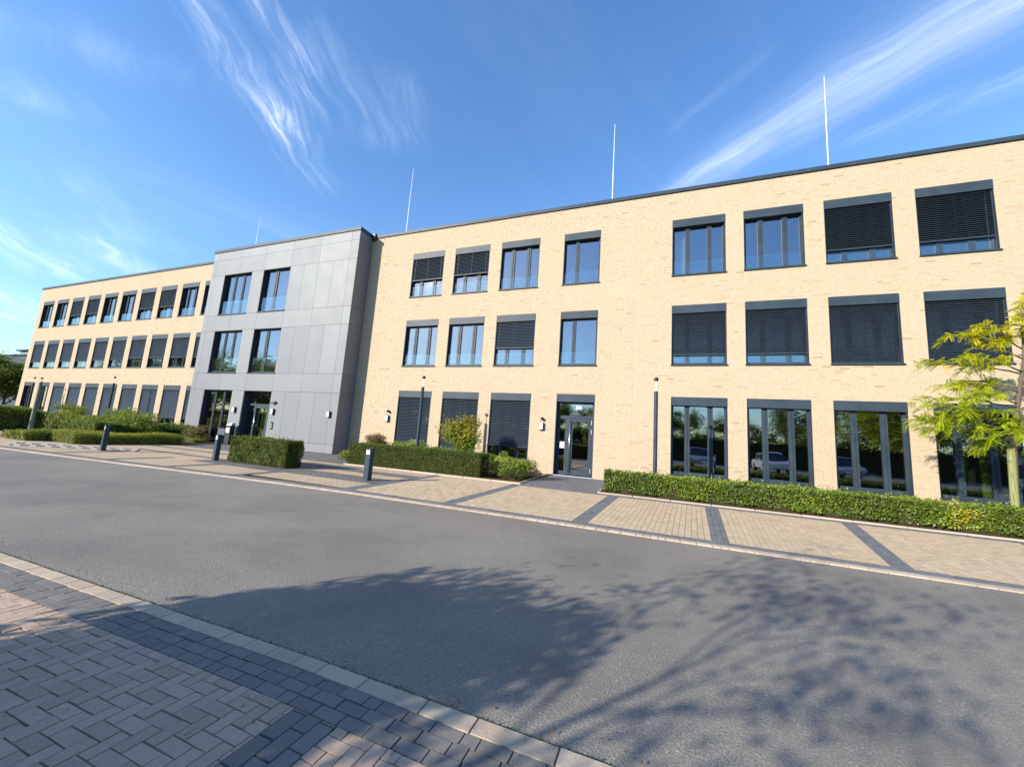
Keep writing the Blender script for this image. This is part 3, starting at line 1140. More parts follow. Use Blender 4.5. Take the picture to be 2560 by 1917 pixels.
def add_blind(win, x0, z_top, z_bot, w, tilt, individual):
    """exterior venetian blind hanging from z_top to z_bot"""
    n = int((z_top - z_bot) / PITCH)
    sw = w - 0.10
    yb = 0.066
    if individual and SLAT_BUDGET[0] >= n:
        SLAT_BUDGET[0] -= n
        me = slat_mesh(sw, tilt)
        for k in range(n):
            place('slat', me, win, (x0 + 0.05, yb, z_top - (k + 0.5) * PITCH))
    else:
        src = slat_mesh(sw, tilt)
        co = np.empty(len(src.vertices) * 3, np.float32)
        src.vertices.foreach_get('co', co)
        co = co.reshape(-1, 3)
        fc = np.array([p.vertices[:] for p in src.polygons])
        V = np.concatenate([co + np.array([0.05, yb, -(k + 0.5) * PITCH]) for k in range(n)])
        F = np.concatenate([fc + k * len(co) for k in range(n)])
        me = cached(('blind', round(sw, 3), n, round(tilt, 2)), lambda: np_mesh('blind', V, F, M['slat'], smooth=True))
        o = place('blind', me, win, (x0, 0, z_top))
        o['kind'] = 'stuff'
    zb = z_top - n * PITCH
    place('bottom_rail', simple(('rail', round(w, 3)), 'bottom_rail', M['metal'], (0.05, w - 0.05, 0.035, 0.090, -0.05, -0.01)), win, (x0, 0, zb))
    hh = round(n * PITCH, 3)
    place('blind_cord', simple(('cord', round(w, 3), hh), 'blind_cord', M['black'], *[(w * q - .003, w * q + .003, 0.028, 0.032, -hh, 0) for q in (0.10, 0.5, 0.90)]), win, (x0, 0, z_top))


def window(x0, x1, z0, z1, s):
    w, h = x1 - x0, z1 - z0
    key = (round(w, 3), round(h, 3), s['kind'])
    boxh = 0.32
    win = place('window', frame_mesh(w, 0.05, h - boxh + 0.06, s['kind'], key), bld, (x0, 0, z0))
    P0 = (x0, 0, z0)
    place('blind_box', simple(('bx',) + key, 'blind_box', M['metal'], (0.004, w - 0.004, -0.012, 0.13, h - boxh, h - 0.003)), win, P0)
    place('reveal', simple(('rv',) + key, 'reveal', M['reveal'], (0.004, 0.022, 0.004, GD + .06, 0.03, h - boxh), (w - 0.022, w - 0.004, 0.004, GD + .06, 0.03, h - boxh),
                           (0.022, w - 0.022, 0.131, GD + .06, h - boxh - 0.02, h - boxh - 0.001)), win, P0)
    place('sill', simple(('si',) + key, 'sill', M['metal'], (-0.02, w + 0.02, -0.05, GD + .02, 0.0, 0.045)), win, P0)
    for i in (0, 1):
        xg = 0.024 if i == 0 else w - 0.044
        place('guide_rail', simple(('gr', i) + key, 'guide_rail', M['metal'], (xg, xg + 0.02, 0.05, 0.085, 0.045, h - boxh)), win, P0)
    # panes
    e = 0.09
    ps = posts(w, s['kind'])
    xs = [e] + [q for pr in ps for q in pr] + [w - e]
    for i in range(0, len(xs), 2):
        place('pane', simple(('pn', i) + key, 'pane', M['glass'], (xs[i], xs[i + 1], GD + .015, GD + .035, 0.13, h - boxh - 0.005)), win, P0)
    if s['bal']:
        place('glass_balustrade', simple(('ba',) + key, 'glass_balustrade', M['bal'], (0.06, w - 0.06, GD - 0.060, GD - 0.050, 0.10, 0.62)), win, P0)
    if s['blind'] > 0.02:
        zt = z1 - boxh
        zb = zt - (zt - (z0 + 0.05)) * s['blind']
        near_w = x0 > 0 and s['row'] in 'MT'
        tilt = R(38) if x0 > 0 else R(38) if x0 > -13 and s['row'] == 'G' else R(50)
        add_blind(win, x0, zt, zb, w, tilt, near_w)
    return win


for o in OPEN:
    if o[4]['kind'] != 'door':
        window(*o)

# white curtains inside some upper windows, and glare sheets behind two of them


def curtain_or_glare(x0, x1, z0, z1, y, m):
    b = MB()
    n = int((x1 - x0) / 0.03)
    pts = [(x0 + (x1 - x0) * i / n, y + 0.03 * math.sin(i * 1.1) + 0.015 * math.sin(i * 0.37)) for i in range(n + 1)]
    for p, q in zip(pts[:-1], pts[1:]):
        b.quad((p[0], p[1], z0), (q[0], q[1], z0), (q[0], q[1], z1), (p[0], p[1], z1))
    b.build('curtain_or_glare', m, bld, smooth=True)


curtain_or_glare(-11.95, -10.32, 8.2, 9.6, 0.33, M['white'])  # white sheet standing in for sun glare on the lower panes
curtain_or_glare(-9.45, -7.82, 8.2, 9.6, 0.33, M['white'])  # same glare stand-in behind the next window
curtain_or_glare(0.55, 0.95, 8.25, 10.15, 0.5, M['white'])
curtain_or_glare(-3.9, -3.65, 8.25, 9.2, 0.6, M['white'])
curtain_or_glare(-3.9, -3.6, 4.7, 5.9, 0.6, M['white'])

# --- glazed side door of the brick wing
dx0, dx1, dz1 = -4.05, -2.45, 3.35
db = MB()
yd0, yd1 = 0.20, 0.28
w = dx1 - dx0
db.box(dx0 + .03, dx0 + .10, yd0, yd1, .04, 3.03)
db.box(dx1 - .10, dx1 - .03, yd0, yd1, .04, 3.03)
db.box(dx0 + .10, dx1 - .10, yd0, yd1, 2.96, 3.03)
db.box(dx0 + .10, dx1 - .10, yd0, yd1, 2.37, 2.47)
door = db.build('side_door', M['metal'], bld, (dx0, 0, 0))
lb = MB()          # fixed side leaf
lb.box(dx0 + .10, dx0 + .16, yd0 + .005, yd1 - .005, .04, 2.37)
lb.box(dx0 + .38, dx0 + .47, yd0 + .005, yd1 - .005, .04, 2.37)
lb.box(dx0 + .16, dx0 + .38, yd0 + .005, yd1 - .005, .04, .20)
lb.box(dx0 + .16, dx0 + .38, yd0 + .005, yd1 - .005, 2.33, 2.37)
lb.build('side_leaf', M['metal'], door)
lb = MB()          # moving leaf
lb.box(dx0 + .475, dx0 + .70, yd0 - .006, yd1 - .01, .05, 2.36)
lb.box(dx1 - .24, dx1 - .105, yd0 - .006, yd1 - .01, .05, 2.36)
lb.box(dx0 + .70, dx1 - .24, yd0 - .006, yd1 - .01, .05, .27)
lb.box(dx0 + .70, dx1 - .24, yd0 - .006, yd1 - .01, 2.24, 2.36)
lb.build('door_leaf', M['metal'], door)
for a, c, z0_, z1_ in ((dx0 + .10, dx1 - .10, 2.47, 2.96), (dx0 + .16, dx0 + .38, .20, 2.33), (dx0 + .70, dx1 - .24, .27, 2.24)):
    MB().box(a, c, yd0 + .03, yd0 + .05, z0_, z1_).build('pane', M['glass'], door)
hb = MB()
hb.tube([(dx0 + .60, yd0 - .075, 0.16), (dx0 + .60, yd0 - .075, 2.30)], 0.018, 10)
for z in (0.35, 2.1):
    hb.tube([(dx0 + .60, yd0 - .07, z), (dx0 + .60, yd0, z)], 0.009, 6)
hb.build('pull_handle', M['steel'], door, smooth=True)
for z in (0.2, 1.75, 2.12):
    MB().box(dx1 - .135, dx1 - .115, yd0 - .03, yd0 - .006, z, z + .17).build('hinge', M['alu'], door)
MB().box(dx0 + .004, dx1 - .004, -0.012, 0.19, 3.03, 3.345).build('lintel_panel', M['metal'], door)
vb = MB()
vb.box(dx0 + .004, dx0 + .03, .004, .30, .04, 3.03)
vb.box(dx1 - .03, dx1 - .004, .004, .30, .04, 3.03)
vb.build('reveal', M['reveal'], door)
MB().box(dx0, dx1, -0.03, 0.32, 0.0, 0.035).build('threshold', M['alu'], door)
MB().box(dx0 + .17, dx0 + .37, yd0 + .022, yd0 + .028, 1.12, 1.38).build('paper_notice', M['white'], door)
eb = MB()
eb.box(dx0 + .80, dx0 + 1.03, yd0 + .018, yd0 + .028, 2.75, 2.88)
es = eb.build('exit_sign', mat('exit_sign_pale', (0.50, 0.66, 0.58), 0.4), door)
MB().box(dx0 + .82, dx0 + .90, yd0 + .014, yd0 + .018, 2.78, 2.85).build('sign_doorway', M['white'], es)
eb = MB()
eb.v = [(dx0 + .93, yd0 + .0135, 2.83), (dx0 + .93, yd0 + .0135, 2.80), (dx0 + .97, yd0 + .0135, 2.80), (dx0 + .97, yd0 + .0135, 2.785), (dx0 + 1.01, yd0 + .0135, 2.815), (dx0 + .97, yd0 + .0135, 2.845), (dx0 + .97, yd0 + .0135, 2.83)]
eb.f = [(0, 1, 2, 3, 4, 5, 6)]
eb.t = [.5]
eb.build('sign_arrow', M['white'], es)

# --- grey clad entrance block
YF = -0.967
BT = 11.75
pane_i = 0
bwin = [(-25.39, -22.89, 7.58, 10.20, 'wide'), (-21.90, -19.70, 7.58, 10.20, 'duo'), (-25.39, -22.89, 4.0, 6.60, 'wide'), (-21.90, -19.70, 4.0, 6.60, 'duo'),
        (-25.37, -22.88, 0.12, 3.02, 'wide'), (-21.86, -19.69, 0.04, 3.02, 'entrance')]


def panel(x0, x1, z0, z1):
    g = 0.006
    b = MB()
    b.box(x0 + g, x1 - g, YF, YF + 0.03, z0 + g, z1 - g)
    c = ((x0 + x1) / 2, YF, (z0 + z1) / 2)
    b.build('cladding_panel', M['panel'], bld, c)


XB = [-26.70, -26.30, -24.10, -21.90, -19.70, -17.58, -15.44, -14.90]
for za, zb in ((11.22, BT), (10.20, 11.22), (6.60, 7.58), (3.02, 4.0)):
    for a, c in zip(XB[:-1], XB[1:]):
        panel(a, c, za, zb)
for za, zb in ((7.58, 10.20), (4.0, 6.60), (0.44, 3.02)):
    for a, c in ((-26.70, -26.30), (-26.30, -25.39), (-22.89, -21.90), (-19.70, -18.65), (-18.65, -17.57), (-17.57, -16.52), (-16.52, -15.44), (-15.44, -14.90)):
        panel(a, c, za, zb)
for a, c in ((-26.70, -25.39), (-22.89, -21.90), (-19.70, -17.58), (-17.58, -15.44), (-15.44, -14.90)):
    panel(a, c, 0.02, 0.44)
for xs, sgn in ((XB1, 1), (XB0, -1)):
    for za, zb in ((11.22, BT), (10.20, 11.22), (7.58, 10.20), (6.60, 7.58), (4.0, 6.60), (3.02, 4.0), (0.44, 3.02), (0.02, 0.44)):
        b = MB()
        b.box(min(xs, xs - sgn * .03), max(xs, xs - sgn * .03), YF + 0.034, -0.004, za + .006, zb - .006)
        b.build('cladding_panel', M['panel'], bld, (xs, YF / 2, (za + zb) / 2))
# dark backing behind the joints
bb = MB()
wall_cells(bb, XB0 + 0.035, XB1 - 0.035, 0.0, BT, bwin, YF + 0.045)
bb.quad((XB1 - .035, YF + .045, 0), (XB1 - .035, 0.2, 0), (XB1 - .035, 0.2, BT), (XB1 - .035, YF + .045, BT))
bb.quad((XB0 + .035, 0.2, 0), (XB0 + .035, YF + .045, 0), (XB0 + .035, YF + .045, BT), (XB0 + .035, 0.2, BT))
bb.build('block_backing', M['reveal'], bld)
cb = MB()
cb.box(XB0 - .04, XB1 + .05, YF - .05, YF + .32, BT + .003, BT + .17)
cb.box(XB1 - .32, XB1 + .05, YF + .32, 0.36, BT + .003, BT + .17)
cb.box(XB0 - .04, XB0 + .32, YF + .32, 0.36, BT + .003, BT + .17)
cb.build('coping', M['metal'], bld)
cb = MB()
cb.box(XB0 + .32, XB1 - .32, YF + .32, 0.4, BT - .15, BT - .02)
cb.build('roof', M['gravelwhite'], bld)
MB().box(XB1 + .02, XB1 + .28, -0.17, -0.03, TOP - .12, TOP + .26, bevel=.03).build('roof_outlet', M['reveal'], bld)


def block_window(x0, x1, z0, z1, kind):
    w, h = x1 - x0, z1 - z0
    D = 0.18
    yf = YF + D
    b = MB()
    e = 0.075
    b.box(x0 + .02, x0 + .02 + e, yf, yf + .07, z0 + .05, z1 - .02)
    b.box(x1 - .02 - e, x1 - .02, yf, yf + .07, z0 + .05, z1 - .02)
    b.box(x0 + .02 + e, x1 - .02 - e, yf, yf + .07, z0 + .05, z0 + .14)
    b.box(x0 + .02 + e, x1 - .02 - e, yf, yf + .07, z1 - .02 - e, z1 - .02)
    ps = [(x0 + w * .30, x0 + w * .30 + .16), (x0 + w * .61, x0 + w * .61 + .16)] if kind == 'wide' else [(x0 + w * .38, x0 + w * .38 + .22)]
    for a, c in ps:
        b.box(a, c, yf - .012, yf + .07, z0 + .14, z1 - .095)
        b.box((a + c) / 2 - .006, (a + c) / 2 + .006, yf - .03, yf - .012, z0 + .14, z1 - .095)
    win = b.build('window', M['metal'], bld, (x0, YF, z0))
    xs = [x0 + .095] + [q for p in ps for q in p] + [x1 - .095]
    for i in range(0, len(xs), 2):
        MB().box(xs[i], xs[i + 1], yf + .02, yf + .04, z0 + .14, z1 - .095).build('pane', M['glass'], win)
    r = MB()
    r.box(x0 + .002, x0 + .02, YF + .004, yf + .08, z0 + .04, z1 - .002)
    r.box(x1 - .02, x1 - .002, YF + .004, yf + .08, z0 + .04, z1 - .002)
    r.box(x0 + .02, x1 - .02, YF + .004, yf + .08, z1 - .02, z1 - .002)
    r.build('reveal', M['reveal'], win)
    MB().box(x0 - .02, x1 + .02, YF - .05, yf + .01, z0, z0 + .045).build('sill', M['metal'], win)
    if z0 > 3:
        MB().box(x0 + .06, x1 - .06, yf - .09, yf - .078, z0 + .10, z0 + .92).build('glass_balustrade', M['bal'], win)


for wv in bwin:
    if wv[4] != 'entrance':
        block_window(*wv)
ex0, ex1 = -21.86, -19.69
yf = YF + 0.30
eb = MB()
eb.box(ex0 + .02, ex0 + .09, yf, yf + .08, .04, 3.0)
eb.box(ex1 - .09, ex1 - .02, yf, yf + .08, .04, 3.0)
eb.box(ex0 + .09, ex1 - .09, yf, yf + .08, 2.93, 3.0)
eb.box(ex0 + .09, ex1 - .09, yf, yf + .08, 2.22, 2.32)
ent = eb.build('entrance_door', M['metal'], bld, (ex0, YF, 0))
lb = MB()
la, lc = ex0 + .62, ex1 - .42
lb.box(la, la + .13, yf - .01, yf + .06, .05, 2.22)
lb.box(lc - .13, lc, yf - .01, yf + .06, .05, 2.22)
lb.box(la + .13, lc - .13, yf - .01, yf + .06, .05, .22)
lb.box(la + .13, lc - .13, yf - .01, yf + .06, 2.08, 2.22)
lb.build('door_leaf', M['metal'], ent)
for a, c, z0_, z1_ in ((ex0 + .09, ex1 - .09, 2.32, 2.93), (la + .13, lc - .13, .22, 2.08), (ex0 + .09, la, .05, 2.22), (lc, ex1 - .09, .05, 2.22)):
    MB().box(a, c, yf + .025, yf + .045, z0_, z1_).build('pane', M['glass'], ent)
hb = MB()
hb.tube([(la + .20, yf - .08, .3), (la + .20, yf - .08, 1.9)], .016, 10)
for z in (.5, 1.7):
    hb.tube([(la + .20, yf - .08, z), (la + .1, yf, z)], .008, 6)
hb.build('pull_handle', M['steel'], ent, smooth=True)
r = MB()
r.box(ex0 + .002, ex0 + .02, YF + .004, yf + .08, .02, 3.018)
r.box(ex1 - .02, ex1 - .002, YF + .004, yf + .08, .02, 3.018)
r.box(ex0 + .02, ex1 - .02, YF + .004, yf + .08, 3.0, 3.018)
r.build('reveal', M['reveal'], ent)
curtain_or_glare(ex0 + .75, ex1 - .45, .1, 2.0, -0.30, M['lime'])
curtain_or_glare(ex0 + .15, ex0 + .40, .1, 1.9, -0.30, M['limepale'])
# lime panels and a table group behind the rightmost ground-floor window
lb = MB()
lb.box(9.12, 9.32, .50, .55, .1, 2.5)
lb.box(8.84, 8.93, .70, .75, .1, 2.2)
lb.box(9.66, 9.92, .45, .50, .1, 2.9)
lb.build('room_divider', M['lime'], bld)


def chair(x, y, rz, label, m):
    t = empty('chair', (x, y, 0.06), label, 'chair', 'chairs behind the ground-floor windows')
    MB().box(x - .22, x + .22, y - .22, y + .22, .50, .53).build('seat', m, t)
    b = MB()
    b.loft([[(x - .21, y + .20 + k * .03, .58 + k * .20), (x + .21, y + .20 + k * .03, .58 + k * .20), (x + .21, y + .23 + k * .03, .58 + k * .20), (x - .21, y + .23 + k * .03, .58 + k * .20)] for k in range(3)])
    b.build('backrest', m, t)
    for sx in (-1, 1):
        for sy in (-1, 1):
            MB().tube([(x + sx * .2, y + sy * .2, .06), (x + sx * .18, y + sy * .18, .50)], .012, 6).build('leg', M['steel'], t)
        MB().tube([(x + sx * .18, y + .19, .50), (x + sx * .19, y + .22, .75)], .010, 6).build('back_support', M['steel'], t)
    t.rotation_euler.z = rz
    return t


chair(1.0, 1.5, 0.4, 'dark chair behind the ground-floor window nearest the door', M['black'])
chair(1.9, 1.3, 2.6, 'white chair behind the ground-floor window nearest the door', M['white'])
chair(3.9, 1.4, 0.2, 'white chair behind the second ground-floor window from the door', M['white'])
chair(8.6, 1.3, 0.5, 'white chair behind the window with the lime panels', M['white'])
tb = empty('table', (9.0, 1.0, .06), 'white table beside the lime panels behind the rightmost window', 'table')
MB().box(8.5, 9.3, .75, 1.25, .76, .79).build('table_top', M['white'], tb)
for sx in (8.55, 9.25):
    for sy in (.8, 1.2):
        MB().cyl(sx, sy, .06, .76, .02).build('leg', M['steel'], tb)

# ------------------------------------------------------------------ things fixed to the building
for x, zt, lab in ((-37.6, 13.35, 'short white lightning rod above the far brick wing'), (-26.1, 15.3, 'white lightning rod above the grey clad block'),
                   (-13.55, 16.46, 'white lightning rod on the roof just beyond the grey block'), (-2.15, 16.44, 'white lightning rod on the roof above the side door'),
                   (5.95, 16.45, 'white lightning rod on the roof above the right-hand windows')):
    t = empty('lightning_rod', (x, 1.0, TOP - .10), lab, 'lightning rod', 'lightning rods on the roof')
    MB().tube([(x, 1.0, TOP), (x, 1.0, (TOP + zt) / 2), (x + .01, 1.0, zt)], [.022, .017, .008], 8).build('rod', M['white'], t)
    MB().cyl(x, 1.0, TOP - .10, TOP + .02, .17, .14).build('foot', M['concrete'], t)


def wall_lamp(x, y, z, label):
    t = empty('wall_lamp', (x, y, z), label, 'wall lamp', 'wall lamps on the facade')
    MB().box(x - .09, x + .09, y - .11, y - .001, z - .15, z + .15).build('housing', M['metal'], t)
    MB().box(x - .075, x + .075, y - .122, y - .111, z - .125, z + .125).build('diffuser', M['opal'], t)


wall_lamp(-22.40, YF, 1.91, 'square wall lamp between the dark window and the entrance on the grey block')
wall_lamp(-19.34, YF, 1.92, 'square wall lamp just beside the main entrance door')
wall_lamp(-15.39, YF, 1.94, 'square wall lamp at the corner end of the grey block')
wall_lamp(-12.59, 0, 1.93, 'square wall lamp on brick beside the grey block')
wall_lamp(-4.63, 0, 1.96, 'square wall lamp on brick beside the glazed side door')


def sensor(x, y, z, label):
    t = empty('motion_sensor', (x, y, z), label, 'sensor', 'motion sensors on the facade')
    MB().box(x - .04, x + .04, y - .03, y - .001, z - .05, z + .05).build('mount', M['black'], t)
    MB().tube([(x, y - .03, z), (x, y - .07, z + .005), (x, y - .12, z - .02), (x, y - .15, z - .04)], [.035, .06, .06, .03], 10).build('head', M['black'], t, smooth=True)


sensor(-12.55, 0, 2.29, 'black sensor above the wall lamp beside the grey block')
sensor(-4.61, 0, 2.28, 'black sensor above the wall lamp beside the side door')
t = empty('security_camera', (-19.34, YF, 2.40), 'dark camera above the wall lamp beside the main entrance', 'camera')
MB().tube([(-19.34, YF - .001, 2.38), (-19.34, YF - .10, 2.38)], .018, 8).build('arm', M['black'], t)
MB().tube([(-19.50, YF - .16, 2.36), (-19.30, YF - .10, 2.41), (-19.20, YF - .07, 2.43)], [.03, .055, .06], 10).build('housing', M['black'], t)
t = empty('intercom', (-19.30, YF, 1.18), 'dark intercom plate with buttons beside the main entrance', 'intercom')
MB().box(-19.38, -19.22, YF - .03, YF - .001, .98, 1.38).build('plate', M['black'], t)
for k in range(3):
    MB().box(-19.34, -19.28, YF - .036, YF - .03, 1.06 + k * .09, 1.10 + k * .09).build('button', M['alu'], t)
MB().box(-19.33, -19.27, YF - .034, YF - .03, 1.31, 1.35).build('camera_lens', M['carglass'], t)
t = empty('key_switch', (-19.33, YF, 1.59), 'small round dark key switch above the intercom', 'switch')
MB().tube([(-19.36, YF - .03, 1.6), (-19.36, YF - .001, 1.6)], .03, 10).build('barrel', M['black'], t)
MB().tube([(-19.28, YF - .03, 1.585), (-19.28, YF - .001, 1.585)], .025, 10).build('cover', M['alu'], t)

# ------------------------------------------------------------------ street furniture


def lamp_post(x, y, label, h=3.2, r=.062, m='metal', cap=True):
    t = empty('lamp_post', (x, y, 0), label, 'lamp post', 'lamp posts in front of the building')
    MB().loft([[(x + rr * math.cos(a * math.pi / 8), y + rr * math.sin(a * math.pi / 8), z) for a in range(16)] for rr, z in ((r, 0), (r, h - .02), (r * .85, h))]).build('column', M[m], t, smooth=False)
    MB().cyl(x, y, h, h + .34, .012, n=10).build('light_tube', M['opal'], t)
    MB().loft([[(x + rr * math.cos(a * math.pi / 7), y + rr * math.sin(a * math.pi / 7), z) for a in range(14)] for rr, z in ((.055, h + .34), (.07, h + .36), (.07, h + .43), (.05, h + .45))]).build('cap', M['black'], t)


lamp_post(-0.11, -2.5, 'slim dark lamp post behind the leafy hedge right of the side door')
lamp_post(-9.0, -2.5, 'slim dark lamp post behind the long clipped hedge')
lamp_post(-33.9, -1.5, 'slim dark lamp post in front of the far brick wing near the entrance')
lamp_post(-45.2, -1.4, 'slim dark lamp post before the farthest ground-floor windows', 3.1)
t = empty('pole', (-30.6, -5.75, 0), 'pale green-grey tapering pole on the paving by the big hedge', 'pole')
MB().loft([[(-30.6 + rr * math.cos(a * math.pi / 7), -5.75 + rr * math.sin(a * math.pi / 7), z) for a in range(14)] for rr, z in ((.095, 0), (.08, 1.2), (.065, 2.62), (.05, 2.66))]).build('mast', M['polegreen'], t)
MB().cyl(-30.6, -5.75, 2.66, 2.80, .014, n=8).build('light_tube', M['opal'], t)
MB().cyl(-30.6, -5.75, 2.80, 2.88, .05, .045, n=10).build('cap', M['black'], t)


def bollard(x, y, label, h=0.86, w=.105):
    t = empty('bollard_light', (x, y, 0), label, 'bollard', 'bollard lights along the forecourt')
    MB().box(x - w, x + w, y - w * .62, y + w * .62, 0.0, h - .16, bevel=.006).build('column', M['metal'], t)
    q = w - .012
    MB().box(x - q, x + q, y - w * .62 + .012, y + w * .62 - .012, h - .159, h - .045).build('light_window', M['opal'], t)
    b = MB()
    b.box(x - w, x + w, y - w * .62, y + w * .62, h - .044, h)
    b.box(x + w - .03, x + w, y - w * .62, y + w * .62, h - .159, h - .045)
    b.box(x - w, x - w + .012, y + w * .62 - .02, y + w * .62, h - .159, h - .045)
    b.build('head', M['metal'], t)
    t.rotation_euler.z = R(-14)


bollard(-7.33, -7.10, 'dark bollard light in front of the long clipped hedge')
bollard(-13.62, -7.08, 'dark bollard light beside the square clipped hedge block')
bollard(-18.0, -8.05, 'dark bollard light beside the concrete grid slab', 0.9)

# dark free-standing letterbox by the entrance
t = empty('letterbox_stand', (-22.05, -1.27, 0), 'dark free-standing letterbox pillar left of the main entrance', 'letterbox')
MB().box(-22.24, -21.86, -1.40, -1.14, 0, 1.02, bevel=.01).build('body', M['black'], t)
MB().box(-22.20, -21.90, -1.416, -1.401, .62, .90).build('flap', M['alu'], t)
hb = MB()
hb.loft([[(-22.22, -1.40, 1.02), (-21.88, -1.40, 1.02), (-21.88, -1.14, 1.02), (-22.22, -1.14, 1.02)], [(-22.20, -1.38, 1.07), (-21.85, -1.34, 1.16), (-21.85, -1.16, 1.16), (-22.20, -1.16, 1.10)]])
hb.build('lid', M['alu'], t)
t = empty('sign_stele', (-19.2, -3.5, 0), 'small grey plate on a thin post behind the middle bollard', 'sign')
MB().box(-19.42, -18.95, -3.53, -3.50, .60, .92).build('plate', mat('grey_plate', (.075, .095, .115), .6, 0.0, 0.2), t)
MB().cyl(-19.2, -3.485, 0, .9, .02, n=8).build('post', M['metal'], t)

# cream concrete grid slab on the left of the forecourt
t = empty('concrete_grid', (-20.0, -8.3, 0), 'low cream concrete grid slab with dark rectangular openings on the paving', 'grid slab')
q = np.array([(-19.95, -9.55), (-17.35, -7.45), (-18.6, -6.75), (-22.6, -8.75)])
b = MB()


def gridpt(u, v):
    return (1 - u) * (1 - v) * q[0] + u * (1 - v) * q[1] + u * v * q[2] + (1 - u) * v * q[3]


def bar(u0, u1, v0, v1, z1):
    c = [gridpt(u0, v0), gridpt(u1, v0), gridpt(u1, v1), gridpt(u0, v1)]
    b.loft([[(p[0], p[1], 0.01) for p in c], [(p[0], p[1], z1) for p in c]])


NCOL = 8
for v0, v1 in ((0, .14), (.43, .57), (.86, 1)):
    bar(0, 1, v0, v1, .032)
for i in range(NCOL + 1):
    u0 = i / NCOL * .95
    for v0, v1, off in ((.14, .43, .03), (.57, .86, 0)):
        a = min(u0 + off, 0.95)
        bar(a, a + .05, v0, v1, .031)
b.build('bar_lattice', M['concrete'], t)
sheet('opening_shade', [tuple(p) for p in q], 0.018, M['soil_and_shade'], parent=t)  # dark sheet painted in for the shade inside the openings

# ------------------------------------------------------------------ planting


def hedge(name, x0, x1, y0, y1, h, n, size, aspect, material, label, cat='hedge', z0=0.03, wob=0.03, rnd=0.08, tone_top=0.25, jit=0.6, group=None, seed=1, gap_bottom=0.0, wave=0.0, patch=None, openness=0.05, shoots=0):
    g = np.random.default_rng(seed)
    t = empty(name, ((x0 + x1) / 2, (y0 + y1) / 2, 0), label, cat, group)
    Lx, Ly, H = x1 - x0, y1 - y0, h - z0
    areas = np.array([Lx * Ly, Lx * H, Lx * H * .5, Ly * H, Ly * H])
    pick = g.choice(5, n, p=areas / areas.sum())
    a, c = g.random(n), g.random(n)
    P = np.zeros((n, 3))
    N = np.zeros((n, 3))
    zz = z0 + gap_bottom + c * (H - gap_bottom)
    top, fr, bk, lf, rt = (pick == k for k in range(5))
    P[top] = np.stack([x0 + a * Lx, y0 + c * Ly, np.full(n, h)], 1)[top]; N[top] = (0, 0, 1)
    P[fr] = np.stack([x0 + a * Lx, np.full(n, y0), zz], 1)[fr]; N[fr] = (0, -1, 0)
    P[bk] = np.stack([x0 + a * Lx, np.full(n, y1), zz], 1)[bk]; N[bk] = (0, 1, 0)
    P[lf] = np.stack([np.full(n, x0), y0 + a * Ly, zz], 1)[lf]; N[lf] = (-1, 0, 0)
    P[rt] = np.stack([np.full(n, x1), y0 + a * Ly, zz], 1)[rt]; N[rt] = (1, 0, 0)
    # round the edges, pull in at random, low-frequency unevenness
    cx, cy, cz = (x0 + x1) / 2, (y0 + y1) / 2, (z0 + h) / 2
    for ax, (lo, hi) in enumerate(((x0, x1), (y0, y1))):
        dd = np.minimum(np.abs(P[:, ax] - lo), np.abs(P[:, ax] - hi))
        P[top, 2] -= (rnd * np.exp(-(dd[top] / rnd) ** 2)) * .8
    und = np.sin(P[:, 0] * 5.1 + seed) * np.sin(P[:, 1] * 6.3 + P[:, 2] * 7 + seed * 2) + .6 * np.sin(P[:, 0] * 13 + P[:, 2] * 11 + seed)
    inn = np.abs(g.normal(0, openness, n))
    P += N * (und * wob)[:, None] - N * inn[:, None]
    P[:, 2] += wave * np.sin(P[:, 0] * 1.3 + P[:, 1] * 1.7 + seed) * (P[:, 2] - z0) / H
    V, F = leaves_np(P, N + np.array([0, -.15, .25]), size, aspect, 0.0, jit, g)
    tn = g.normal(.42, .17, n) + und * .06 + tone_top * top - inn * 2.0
    if patch is not None:
        tn += patch(P)
    if shoots:
        sx, sy = g.uniform(x0, x1, shoots), g.uniform(y0, y1, shoots)
        sh = np.abs(g.normal(0, .06, shoots))
        kk = np.repeat(np.arange(shoots), 6)
        fz = np.tile(np.linspace(.1, 1, 6), shoots)
        SP = np.stack([sx[kk] + g.normal(0, .014, len(kk)), sy[kk] + g.normal(0, .014, len(kk)), h - .03 + fz * sh[kk]], 1)
        V2, F2 = leaves_np(SP, np.tile([0., -.5, .6], (len(kk), 1)), size * .85, aspect, -.6, .9, g)
        F = np.concatenate([F, F2 + len(V)])
        V = np.concatenate([V, V2])
        tn = np.concatenate([tn, g.normal(.72, .12, len(kk))])
    tn = np.clip(tn, 0.0, 1.0)
    base = np.array(WL[t.name])
    place('foliage', np_mesh('foliage', V - base, F, material, tn), t)
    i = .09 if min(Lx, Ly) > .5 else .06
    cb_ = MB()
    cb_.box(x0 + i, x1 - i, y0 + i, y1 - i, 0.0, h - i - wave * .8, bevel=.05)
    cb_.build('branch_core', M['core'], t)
    # stems that show under the leaves
    sb = MB()
    for k in range(max(3, int(Lx / .35))):
        sx, sy = x0 + .12 + (Lx - .24) * g.random(), y0 + .06 + (Ly - .12) * g.random()
        sb.tube([(sx, sy, 0), (sx + g.normal(0, .03), sy + g.normal(0, .03), h * .5), (sx + g.normal(0, .06), sy + g.normal(0, .06), h - .03)], [.012, .009, .004], 5)
    sb.build('stems', M['bark'], t)
    return t


def privet_patch(P):
    return 0.55 * np.exp(-((P[:, 0] - 6.35) / .28) ** 2) * (P[:, 2] < .55) + .12 * np.sin(P[:, 0] * 2.3)


